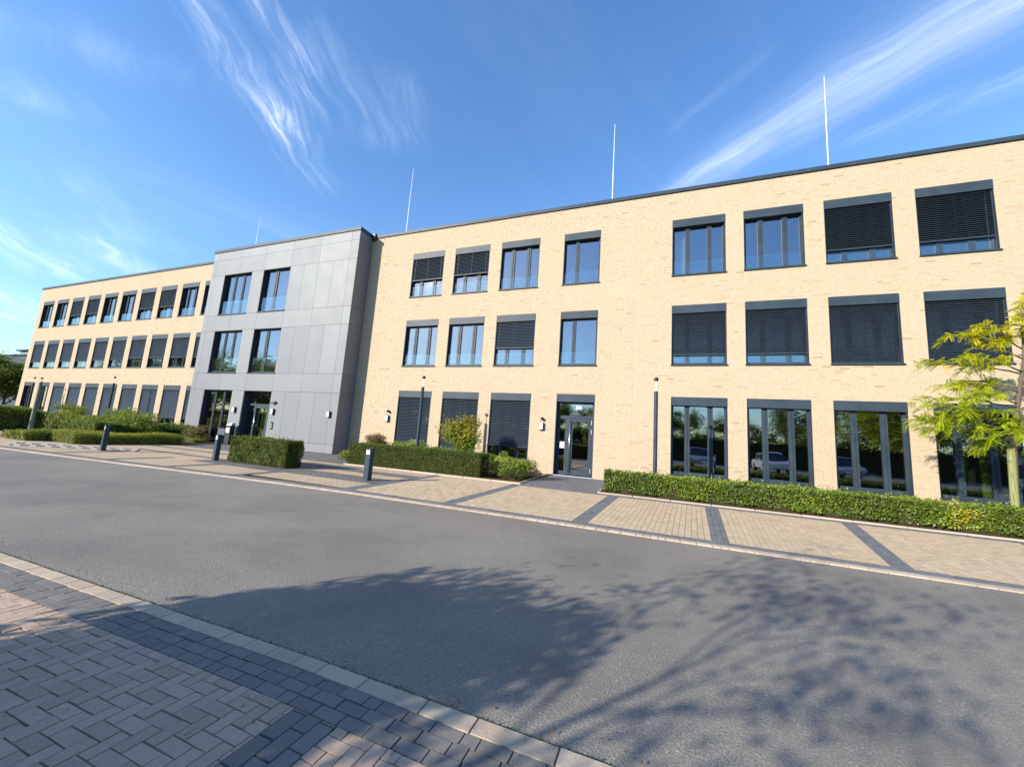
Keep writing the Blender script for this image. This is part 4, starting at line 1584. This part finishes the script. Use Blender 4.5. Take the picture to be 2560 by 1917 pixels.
hedge('leafy_hedge', -1.50, 11.2, -3.88, -3.02, 0.62, 52000, .062, .52, M['privet'], 'long low leafy hedge under the right-hand ground-floor windows',
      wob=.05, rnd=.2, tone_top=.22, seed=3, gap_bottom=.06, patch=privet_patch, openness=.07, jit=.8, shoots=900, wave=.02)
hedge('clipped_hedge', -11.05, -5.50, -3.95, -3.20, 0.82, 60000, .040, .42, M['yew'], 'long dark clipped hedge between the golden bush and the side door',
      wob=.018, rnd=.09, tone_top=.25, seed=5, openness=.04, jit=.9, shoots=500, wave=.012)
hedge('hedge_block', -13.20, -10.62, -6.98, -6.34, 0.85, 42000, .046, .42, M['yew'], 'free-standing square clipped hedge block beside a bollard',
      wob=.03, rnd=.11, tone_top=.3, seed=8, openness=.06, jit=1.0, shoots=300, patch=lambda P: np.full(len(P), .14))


def bush(name, c, r, n, size, aspect, material, label, cat='bush', seed=1, lobes=9, zmin=.04, tonef=None, group=None, jit=.8, fill=.55, stems=7, droop=0.0):
    """irregular shrub: leaf clumps around many small lobes carried by stems"""
    g = np.random.default_rng(seed)
    t = empty(name, (c[0], c[1], 0), label, cat, group)
    C = np.array(c, float)
    Rr = np.array(r, float)
    L = g.normal(0, 1, (lobes, 3))
    L /= np.linalg.norm(L, axis=1, keepdims=True)
    L *= g.uniform(.25, .72, (lobes, 1))
    lr = g.uniform(.30, .55, lobes)
    k = g.integers(0, lobes, n)
    D = g.normal(0, 1, (n, 3))
    D /= np.linalg.norm(D, axis=1, keepdims=True)
    rad = np.where(g.random(n) < fill, g.uniform(.82, 1.12, n), g.uniform(.3, .95, n))
    Q = L[k] + D * (lr[k] * rad)[:, None]
    P = C + Q * Rr
    P[:, 2] = np.where(P[:, 2] < zmin, zmin + g.random(n) * .25 * Rr[2], P[:, 2])
    V, F = leaves_np(P, D + np.array([0, -.1, .35]), size, aspect, droop, jit, g)
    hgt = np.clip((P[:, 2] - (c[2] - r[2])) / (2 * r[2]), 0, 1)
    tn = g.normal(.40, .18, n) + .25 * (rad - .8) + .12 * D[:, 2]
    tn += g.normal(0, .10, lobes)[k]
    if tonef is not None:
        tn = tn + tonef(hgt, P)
    base = np.array(WL[t.name])
    place('foliage', np_mesh('foliage', V - base, F, material, np.clip(tn, 0, 1)), t)
    sb = MB()
    for i in range(stems):
        tgt = C + L[i % lobes] * Rr
        a = np.array([c[0] + g.normal(0, .05), c[1] + g.normal(0, .05), 0.0])
        m_ = (a + tgt) / 2 + np.array([0, 0, .12 * r[2]]) + g.normal(0, .04, 3)
        sb.tube([a, m_, tgt, tgt + (tgt - m_) * .35], [.022, .015, .009, .003], 5)
    sb.build('stems', M['bark'], t)
    return t


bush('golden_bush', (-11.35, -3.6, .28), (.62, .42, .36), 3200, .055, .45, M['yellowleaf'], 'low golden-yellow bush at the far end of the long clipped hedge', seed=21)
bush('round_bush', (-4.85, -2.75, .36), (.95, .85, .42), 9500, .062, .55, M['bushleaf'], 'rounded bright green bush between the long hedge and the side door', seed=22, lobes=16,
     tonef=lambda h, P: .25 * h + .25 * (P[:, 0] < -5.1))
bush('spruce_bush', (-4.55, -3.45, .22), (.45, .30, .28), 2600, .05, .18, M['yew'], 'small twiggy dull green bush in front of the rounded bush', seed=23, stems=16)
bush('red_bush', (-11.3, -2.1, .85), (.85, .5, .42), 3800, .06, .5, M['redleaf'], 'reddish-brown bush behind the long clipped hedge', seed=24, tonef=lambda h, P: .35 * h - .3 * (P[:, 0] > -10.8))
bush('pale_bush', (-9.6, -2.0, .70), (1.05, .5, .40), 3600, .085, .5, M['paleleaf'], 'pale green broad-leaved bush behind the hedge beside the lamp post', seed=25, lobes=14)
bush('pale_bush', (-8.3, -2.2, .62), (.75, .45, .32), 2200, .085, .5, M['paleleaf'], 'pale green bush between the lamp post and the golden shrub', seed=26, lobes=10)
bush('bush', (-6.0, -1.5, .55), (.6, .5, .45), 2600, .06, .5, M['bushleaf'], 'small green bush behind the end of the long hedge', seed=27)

# low hedge and beds on the left, in front of the far wing
soil_bed(-31.0, -21.6, -5.2, -0.6, .02)
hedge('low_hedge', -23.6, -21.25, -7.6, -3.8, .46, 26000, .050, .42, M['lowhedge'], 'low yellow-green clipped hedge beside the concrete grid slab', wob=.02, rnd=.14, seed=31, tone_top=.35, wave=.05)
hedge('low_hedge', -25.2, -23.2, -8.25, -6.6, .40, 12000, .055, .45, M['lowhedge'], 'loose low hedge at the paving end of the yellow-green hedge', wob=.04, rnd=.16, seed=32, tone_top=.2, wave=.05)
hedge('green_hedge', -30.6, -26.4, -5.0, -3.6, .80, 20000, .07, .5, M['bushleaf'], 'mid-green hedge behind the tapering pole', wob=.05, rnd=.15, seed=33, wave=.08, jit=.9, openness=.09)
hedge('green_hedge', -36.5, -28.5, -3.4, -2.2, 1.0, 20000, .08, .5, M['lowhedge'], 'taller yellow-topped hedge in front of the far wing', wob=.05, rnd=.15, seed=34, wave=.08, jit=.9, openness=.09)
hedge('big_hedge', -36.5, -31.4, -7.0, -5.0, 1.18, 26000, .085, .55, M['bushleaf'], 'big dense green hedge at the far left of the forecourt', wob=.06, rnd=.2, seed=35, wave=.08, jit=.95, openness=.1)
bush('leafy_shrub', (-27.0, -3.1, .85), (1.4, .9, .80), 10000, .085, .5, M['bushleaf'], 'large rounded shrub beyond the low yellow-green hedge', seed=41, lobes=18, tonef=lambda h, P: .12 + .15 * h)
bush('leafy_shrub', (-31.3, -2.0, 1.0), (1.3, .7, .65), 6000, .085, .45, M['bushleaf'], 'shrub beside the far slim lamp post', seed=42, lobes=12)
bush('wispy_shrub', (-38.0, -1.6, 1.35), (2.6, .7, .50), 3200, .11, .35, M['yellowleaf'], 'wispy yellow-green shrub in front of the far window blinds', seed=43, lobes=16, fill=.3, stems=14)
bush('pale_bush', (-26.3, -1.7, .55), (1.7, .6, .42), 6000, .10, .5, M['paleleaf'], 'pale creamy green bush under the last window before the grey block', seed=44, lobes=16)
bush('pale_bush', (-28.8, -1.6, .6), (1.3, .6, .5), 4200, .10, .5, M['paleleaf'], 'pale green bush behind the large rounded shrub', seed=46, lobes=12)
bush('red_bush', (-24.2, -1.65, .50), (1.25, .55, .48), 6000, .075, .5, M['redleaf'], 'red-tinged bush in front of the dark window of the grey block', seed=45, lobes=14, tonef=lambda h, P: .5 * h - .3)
hedge('low_hedge', -24.6, -22.7, -2.6, -2.05, .22, 5000, .05, .45, M['lowhedge'], 'very low green edging hedge before the red-tinged bush', wob=.03, rnd=.08, seed=36)


# ------------------------------------------------------------------ trees
class Tree:
    def __init__(self, seed):
        self.g = random.Random(seed)
        self.wood = MB()
        self.tips = []          # (point, direction)

    def limb(self, p, d, length, r, depth, spread=.6, up_=.15, kids=4, taper=.45, seg=5, leafy_from=.35):
        g = self.g
        p, d = Vector(p), Vector(d).normalized()
        pts, rad = [p.copy()], [r]
        for i in range(seg):
            d = (d + Vector((g.gauss(0, .13), g.gauss(0, .13), g.gauss(0, .09) + up_ * .2))).normalized()
            p = p + d * (length / seg)
            pts.append(p.copy())
            rad.append(r * (1 - (1 - taper) * (i + 1) / seg))
            if depth <= 1 and (i + 1) / seg >= leafy_from:
                self.tips.append((p.copy(), d.copy()))
        self.wood.tube(pts, rad, 6 if depth > 1 else 4)
        if depth > 0:
            for k in range(kids):
                f = .3 + .7 * (k + g.random() * .6) / kids
                i = min(seg - 1, int(f * seg))
                a = Vector((g.gauss(0, 1), g.gauss(0, 1), g.gauss(0, .6)))
                nd = (pts[i + 1] - pts[i]).normalized() + a.normalized() * spread
                self.limb(pts[i + 1], nd, length * g.uniform(.45, .7), rad[i + 1] * .6, depth - 1, spread, up_, kids, taper, seg, .2)
        else:
            self.tips.append((p.copy(), d.copy()))


def leafy_tree(name, base, h, label, seed, leafn, size, material, trunk_r=.12, fork=.35, spread=1.0, crown=(1.0, 1.0), group=None, aspect=.5, clump=.28, limbs=7, depth=2, lean=(0, 0)):
    g = np.random.default_rng(seed)
    t = empty(name, base, label, 'tree', group)
    T = Tree(seed)
    b0 = Vector(base)
    top = b0 + Vector((lean[0], lean[1], h * .8))
    pts = [b0, b0 + Vector((.03 * h * .3, 0, h * fork * .6)), b0 + Vector((lean[0] * .4, lean[1] * .4, h * fork)), (b0 + top) / 2 + Vector((lean[0] * .2, lean[1] * .2, h * .2)), top]
    T.wood.tube(pts, [trunk_r, trunk_r * .85, trunk_r * .75, trunk_r * .5, trunk_r * .15], 9)
    for k in range(limbs):
        f = fork + (0.97 - fork) * k / max(1, limbs - 1)
        z = h * f * .85
        a = k * 2.4 + seed
        d = Vector((math.cos(a) * spread, math.sin(a) * spread, .55 + .5 * f))
        T.limb(b0 + Vector((lean[0] * f, lean[1] * f, z)), d, h * (.42 - .20 * f) * crown[0], trunk_r * (.5 - .25 * f), depth)
    tips = np.array([p for p, d in T.tips])
    k = g.integers(0, len(tips), leafn)
    P = tips[k] + g.normal(0, clump, (leafn, 3)) * np.array([1, 1, .75])
    P[:, 2] = np.maximum(P[:, 2], base[2] + .3)
    ctr = tips.mean(0)
    N = (P - ctr)
    N /= np.linalg.norm(N, axis=1, keepdims=True) + 1e-6
    V, F = leaves_np(P, N + np.array([0, 0, .4]), size, aspect, .3, .8, g)
    tn = np.clip(g.normal(.45, .2, leafn) + g.normal(0, .12, len(tips))[k], 0, 1)
    bb_ = np.array(base)
    place('crown', np_mesh('crown', V - bb_, F, material, tn), t)
    T.wood.build('trunk', M['bark'], t, smooth=True)
    return t


# honey locust on the right: tiers of compound leaves
def locust():
    g = np.random.default_rng(5)
    t = empty('locust_tree', (8.27, -2.0, 0), 'young yellow-green tree with feathery leaves in front of the rightmost windows', 'tree')
    wood = MB()
    trunk = [(8.27, -2.0, 0), (8.29, -2.0, 1.0), (8.36, -2.0, 2.2), (8.55, -1.98, 3.3), (8.72, -2.0, 4.3), (8.74, -2.05, 5.6)]
    wood.tube(trunk, [.065, .06, .055, .045, .033, .010], 8)
    att = []
    rg = random.Random(9)

    def branch(p, tip, sag, r, nsub, sublen):
        p, tip = Vector(p), Vector(tip)
        pts = []
        for i in range(9):
            f = i / 8
            q = p.lerp(tip, f) + Vector((0, 0, sag * math.sin(f * math.pi) - .05 * f * f)) + Vector((rg.gauss(0, .02), rg.gauss(0, .02), rg.gauss(0, .015)))
            pts.append(q)
        wood.tube(pts, [r * (1 - .8 * i / 8) for i in range(9)], 5)
        for i in range(2, 9):
            for s in range(2):
                att.append((pts[i], (pts[i] - pts[i - 1]).normalized(), .9))
        for k in range(nsub):
            i = 2 + int(k * 6 / nsub)
            d = (pts[min(8, i + 1)] - pts[i]).normalized()
            sd = (d + Vector((rg.gauss(0, .5), rg.choice([-1, 1]) * rg.uniform(.5, 1.0), rg.gauss(.05, .18)))).normalized()
            q = [pts[i] + sd * (sublen * j / 4) + Vector((0, 0, .05 * math.sin(j / 4 * 3.1) - .02 * j * j * .3)) for j in range(5)]
            wood.tube(q, [r * .4 * (1 - .8 * j / 4) for j in range(5)], 4)
            for j in range(1, 5):
                att.append((q[j], (q[j] - q[j - 1]).normalized(), 1.0))
                att.append((q[j], (q[j] - q[j - 1]).normalized(), 1.0))

    B = [  # start height on trunk, tip, sag, subs
        ((8.38, -2, 2.35), (6.42, -2.1, 2.62), .22, 9, .55), ((8.38, -2, 2.45), (6.75, -2.6, 2.85), .25, 9, .55), ((8.4, -2, 2.5), (7.05, -1.4, 2.75), .2, 8, .5),
        ((8.38, -2, 2.3), (7.9, -2.9, 2.30), .15, 8, .45), ((8.4, -2, 2.2), (7.95, -1.6, 2.15), .1, 6, .4), ((8.36, -2, 2.3), (6.55, -2.2, 2.40), .12, 7, .45),
        ((8.5, -2, 3.0), (6.75, -2.0, 3.22), .12, 7, .45), ((8.52, -2, 3.1), (7.2, -2.7, 3.25), .15, 6, .42),
        ((8.58, -2, 3.4), (6.95, -2.0, 3.62), .10, 5, .36), ((8.6, -2, 3.5), (7.5, -1.5, 3.75), .1, 4, .34),
        ((8.65, -2, 3.9), (6.60, -2.1, 4.22), .06, 8, .38), ((8.66, -2, 3.95), (7.25, -2.6, 4.30), .08, 6, .36),
        ((8.7, -2, 4.3), (7.35, -2.0, 5.05), .10, 6, .34), ((8.72, -2, 4.5), (7.85, -2.2, 5.22), .05, 5, .34), ((8.74, -2, 4.6), (8.35, -2.6, 5.15), .05, 4, .32),
        ((8.4, -2, 2.4), (10.2, -2.2, 2.7), .2, 9, .5), ((8.4, -2, 2.5), (9.3, -3.2, 2.8), .2, 8, .5), ((8.5, -2, 3.0), (10.2, -1.9, 3.4), .12, 7, .45),
        ((8.6, -2, 3.6), (9.9, -2.2, 4.1), .1, 7, .4), ((8.7, -2, 4.3), (9.6, -2.0, 5.0), .08, 6, .36), ((8.74, -2, 5.0), (8.9, -2.0, 6.0), .02, 5, .3), ((8.4, -2, 2.4), (8.6, -3.1, 2.6), .15, 8, .45)]
    for s, e, sag, ns, sl in B:
        branch(s, e, sag, .022, ns, sl)
    V, F, TN = [], [], []
    n = 0
    for p, d, sc in att:
        for rep in range(2):
            if rg.random() < .26:
                continue
            ln = rg.uniform(.15, .27) * sc
            dirv = (d * .6 + Vector((rg.gauss(0, .55), rg.gauss(0, .55), rg.gauss(-.05, .3)))).normalized()
            side = dirv.cross(Vector((0, 0, 1)))
            if side.length < .1:
                side = Vector((1, 0, 0))
            side.normalize()
            tilt = rg.uniform(-.5, .5)
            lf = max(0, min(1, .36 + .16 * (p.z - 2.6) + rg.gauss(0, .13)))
            m_ = 7
            for i in range(m_):
                f = (i + .6) / m_
                q = p + dirv * (ln * f) + Vector((0, 0, -.30 * ln * f * f))
                for sgn in (-1, 1):
                    ll = .075 * (1 - .45 * abs(f - .45)) * sc
                    a = (side * sgn + dirv * .35 + Vector((0, 0, tilt * sgn * .6 - .25))).normalized()
                    wv = (dirv - a * dirv.dot(a)).normalized() * (ll * .17)
                    V += [q, q + a * ll * .5 + wv, q + a * ll + Vector((0, 0, -.012)), q + a * ll * .5 - wv]
                    F.append((n, n + 1, n + 2, n + 3))
                    TN.append(lf + rg.gauss(0, .05))
                    n += 4
    base = np.array(WL[t.name])
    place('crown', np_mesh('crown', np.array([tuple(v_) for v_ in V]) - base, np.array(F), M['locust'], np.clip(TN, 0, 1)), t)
    wood.build('trunk', M['bark'], t, smooth=True)
    MB().loft([[(8.24 + r_ * math.cos(a * math.pi / 9) + .045 * z / 1.9, -2.0 + r_ * math.sin(a * math.pi / 9), z) for a in range(18)] for r_, z in ((.080, .05), (.075, 1.0), (.072, 1.98))]).build('reed_wrap', M['reed'], t)


locust()


def gold_shrub():
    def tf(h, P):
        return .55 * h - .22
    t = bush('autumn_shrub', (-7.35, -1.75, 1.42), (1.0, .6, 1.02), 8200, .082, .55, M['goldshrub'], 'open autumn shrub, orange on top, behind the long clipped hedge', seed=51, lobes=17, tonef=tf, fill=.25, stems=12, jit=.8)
    return t


gold_shrub()

# tree and buildings beyond the far end
leafy_tree('broad_tree', (-59.5, 1.5, 0), 4.6, 'dark green tree beyond the far left end of the building', 61, 17000, .20, M['treeleaf'], .14, .22, 1.0, (1.25, 1), limbs=9, clump=.42)
leafy_tree('broad_tree', (-66.0, 2.5, 0), 4.9, 'lighter tree at the left picture edge beyond the building', 62, 11000, .20, M['treeleaf'], .14, .22, 1.0, (1.25, 1), limbs=9, clump=.42)
fb = empty('far_building', (-120, 26, 0), 'flat grey building with white roof structure beyond the far left tree', 'building')
b = MB()
b.box(-170, -104, 22, 40, 0, 11.7)
b.build('wall', M['render_grey'], fb)
MB().box(-170.3, -103.7, 21.7, 40.3, 11.7, 12.0).build('coping', M['metal'], fb)
rb = MB()
rb.box(-135.5, -131, 24, 34, 12.01, 13.2)
rb.build('roof_house', M['render_white'], fb)
MB().box(-136, -130.6, 23.4, 34.6, 13.2, 13.5).build('roof_edge', M['render_grey'], fb)
MB().box(-130.5, -118, 25, 34, 12.01, 13.3).build('plant_screen', M['render_grey'], fb)
for k in range(8):
    MB().box(-166 + k * 7.6, -162 + k * 7.6, 21.93, 22.02, 6.8, 8.6).build('window', M['carglass'], fb)

# trees behind the photographer: they shade the road and stand mirrored in the windows
leafy_tree('road_tree', (-4.1, -18.6, 0), 4.4, 'sparse young tree whose branching shadow lies across the road', 71, 1350, .10, M['treeleaf'], .046, .46, 1.0, (.95, 1), limbs=9, clump=.15, depth=2)
rt = bush('round_tree', (-5.0, -17.75, 1.9), (1.55, 1.3, 1.0), 13000, .12, .55, M['treeleaf'], 'dense round-headed small tree whose dark shadow covers the near kerb', 'tree', seed=72, lobes=18, zmin=.9, stems=10)
hedge('shade_hedge', -10.0, -1.15, -18.0, -16.65, 1.22, 20000, .10, .5, M['bushleaf'], 'low unseen hedge added behind the photographer to shade the near pavement', wob=.03, rnd=.12, seed=37)  # added out of view as a shadow caster, sized for the pavement shade
mt = leafy_tree('mirrored_tree', (-22, -40, 0), 8.0, 'leafy tree across the car park, mirrored in the ground-floor windows', 73, 9000, .26, M['treeleaf'], .18, .2, 1.0, (1.2, 1), 'trees across the car park', limbs=9, clump=.5)


def copy_tree(o, loc, rz, sc, parent=None):
    c = o.copy()
    COL.objects.link(c)
    if parent is None:
        c.location = loc
        c.rotation_euler = (0, 0, rz)
        c.scale = (sc, sc, sc)
    else:
        c.parent = parent
    for ch in o.children:
        copy_tree(ch, None, 0, 1, c)
    return c


for i, (x, y, s_) in enumerate(((-128, -40, 1.8), (-118, -44, 1.7), (-108, -40, 1.8), (-99, -44, 1.7), (-91, -40, 1.7), (-82, -44, 1.6), (-74, -38, 1.4), (-66, -40, 1.2), (-59, -46, 1.2), (-52, -36, 1.15), (-47, -46, 1.2), (-43, -40, 1.0), (-36, -38, .95), (-33, -47, 1.2), (-29, -42, 1.1), (-25, -48, 1.2), (-17, -46, .85), (-14, -41, .72), (-10.5, -46, .75), (-7, -38, .66), (-3, -45, .75), (0.5, -41, .72), (4, -46, .72), (8, -40, .62), (11, -46, .7), (15, -42, .85), (19, -46, .9), (23, -38, .9), (27, -46, 1.1), (31, -42, 1.1), (37, -44, 1.2))):
    copy_tree(mt, (x, y, 0), i * 1.3, s_)


hedge('horizon_screen_hedge', -140, 45, -37.2, -35.5, 2.9, 80000, .24, .5, M['treeleaf'], 'tall hedge added across the car park to hide the bright horizon in reflections', wob=.15, rnd=.3, seed=38, wave=.25, jit=.9, openness=.12)  # added out of view to block the glowing horizon in the window reflections


def car(label, paint, loc, rz, group='cars parked behind the photographer'):
    x0, y0 = loc
    t = empty('parked_car', (x0, y0, 0), label, 'car', group)
    prof = [(-2.25, .35), (-2.3, .62), (-2.22, .92), (-1.9, 1.0), (1.0, .98), (1.75, .92), (2.15, .78), (2.25, .55), (2.2, .33)]
    b = MB()
    rings = []
    for yy, k in ((-.90, .94), (-.92, 1), (.92, 1), (.90, .94)):
        rings.append([(x0 + px * (1 if k == 1 else .985), y0 + yy, .33 + (pz - .33) * k) for px, pz in prof])
    b.loft(rings)
    b.build('body', M[paint], t)
    gp = [(-2.0, .98), (-1.75, 1.46), (-1.2, 1.56), (.1, 1.55), (.95, .97)]
    b = MB()
    b.loft([[(x0 + px, y0 + s1 * (.88 - .16 * (pz - .98) / .6), pz) for px, pz in gp] for s1 in (-1, 1)])
    b.build('cabin', M['carglass'], t)
    b = MB()
    b.loft([[(x0 + px, y0 + s1 * .735, pz) for px, pz in ((-1.78, 1.47), (-1.2, 1.585), (.1, 1.575), (.25, 1.50))] for s1 in (-1, 1)])
    for s1 in (-1, 1):
        for px in (-1.05, -.05):
            b.tube([(x0 + px, y0 + s1 * .89, .98), (x0 + px - .05, y0 + s1 * .745, 1.55)], .035, 5)
    b.build('roof_panel', M[paint], t)
    for px in (-1.45, 1.4):
        for s1 in (-1, 1):
            w_ = MB()
            w_.tube([(x0 + px, y0 + s1 * .72, .33), (x0 + px, y0 + s1 * .94, .33)], .33, 20)
            wo = w_.build('wheel', M['black'], t)
            MB().tube([(x0 + px, y0 + s1 * .935, .33), (x0 + px, y0 + s1 * .955, .33)], .21, 14).build('rim', M['alu'], wo)
    for s1 in (-1, 1):
        MB().box(x0 + 2.02, x0 + 2.27, y0 + s1 * .62 - .18, y0 + s1 * .62 + .18, .66, .78).build('headlight', M['opal'], t)
        MB().box(x0 - 2.31, x0 - 2.2, y0 + s1 * .68 - .14, y0 + s1 * .68 + .14, .72, .92).build('tail_light', M['red'], t)
        MB().box(x0 + .72, x0 + .86, y0 + s1 * 1.0 - .09, y0 + s1 * 1.0 + .09, 1.0, 1.12).build('wing_mirror', M[paint], t)
        MB().box(x0 - 1.0, x0 + .8, y0 + s1 * .922 - .004, y0 + s1 * .922 + .004, .40, .43).build('sill_trim', M['alu'], t)
    MB().box(x0 + 2.24, x0 + 2.262, y0 - .26, y0 + .26, .42, .53).build('number_plate', M['white'], t)
    t.rotation_euler.z = rz
    return t


car('black parked car mirrored in the glass of the side door', 'carblack', (-7.4, -20.4), 0.0)
car('silver parked car mirrored in the window nearest the side door', 'carsilver', (3.4, -21.5), R(90))
car('white parked car mirrored in the second ground-floor window', 'carwhite', (8.6, -21.5), R(90))
car('silver parked car mirrored in the third ground-floor window', 'carsilver', (13.0, -21.5), R(90))

# fallen leaves and grit gathered along the kerbs and on the paving
n = 240
lx = rng.uniform(-9, 5, n)
ly = np.where(rng.random(n) < .5, 0.025 * np.minimum(0, lx + 2) - 13.62 + np.abs(rng.normal(0, .05, n)), np.where(rng.random(n) < .6, -8.98 - np.abs(rng.normal(0, .06, n)), rng.uniform(-8.5, -4.4, n)))
LV, LF = leaves_np(np.stack([lx, ly, np.full(n, .022)], 1), np.tile([0., 0., 1.], (n, 1)), .022, .55, 0, .25)
tag(place('fallen_leaves', np_mesh('fallen_leaves', LV, LF, M['redleaf'], np.clip(rng.normal(.6, .25, n), 0, 1)), None), 'small fallen leaves scattered along the kerbs', 'leaves', kind='stuff')
n = 5000
lx = rng.uniform(-9, 1.0, n)
ly = -13.655 + np.abs(rng.normal(0, .012, n)) + 0.025 * np.minimum(0, lx + 2)
LV, LF = leaves_np(np.stack([lx, ly, np.full(n, .006)], 1), np.tile([0., 0., 1.], (n, 1)), .014, .4, 0, .9)
tag(place('moss', np_mesh('moss', LV, LF, M['yew'], np.clip(rng.normal(.35, .2, n), 0, 1)), None), 'thin line of moss between the asphalt and the near kerb stones', 'moss', kind='stuff')

# moss and sand in some joints of the near paving
n = 2600
lx = rng.uniform(-6.5, 0.2, n)
row = rng.integers(0, 5, n)
ly = np.array([-13.766, -13.844, -13.9235, -14.003, -14.08])[row] + rng.normal(0, .002, n)
keep = np.sin(lx * 3.1 + row * 1.7) + np.sin(lx * 7.7 + row) > .7
lx, ly = lx[keep], ly[keep] + 0.025 * np.minimum(0, lx[keep] + 2)
LV, LF = leaves_np(np.stack([lx, ly, np.full(len(lx), .011)], 1), np.tile([0., 0., 1.], (len(lx), 1)), .009, .45, 0, .9)
tag(place('joint_moss', np_mesh('joint_moss', LV, LF, M['yew'], np.clip(rng.normal(.45, .2, len(lx)), 0, 1)), None), 'tufts of moss in the joints of the near paving', 'moss', kind='stuff')
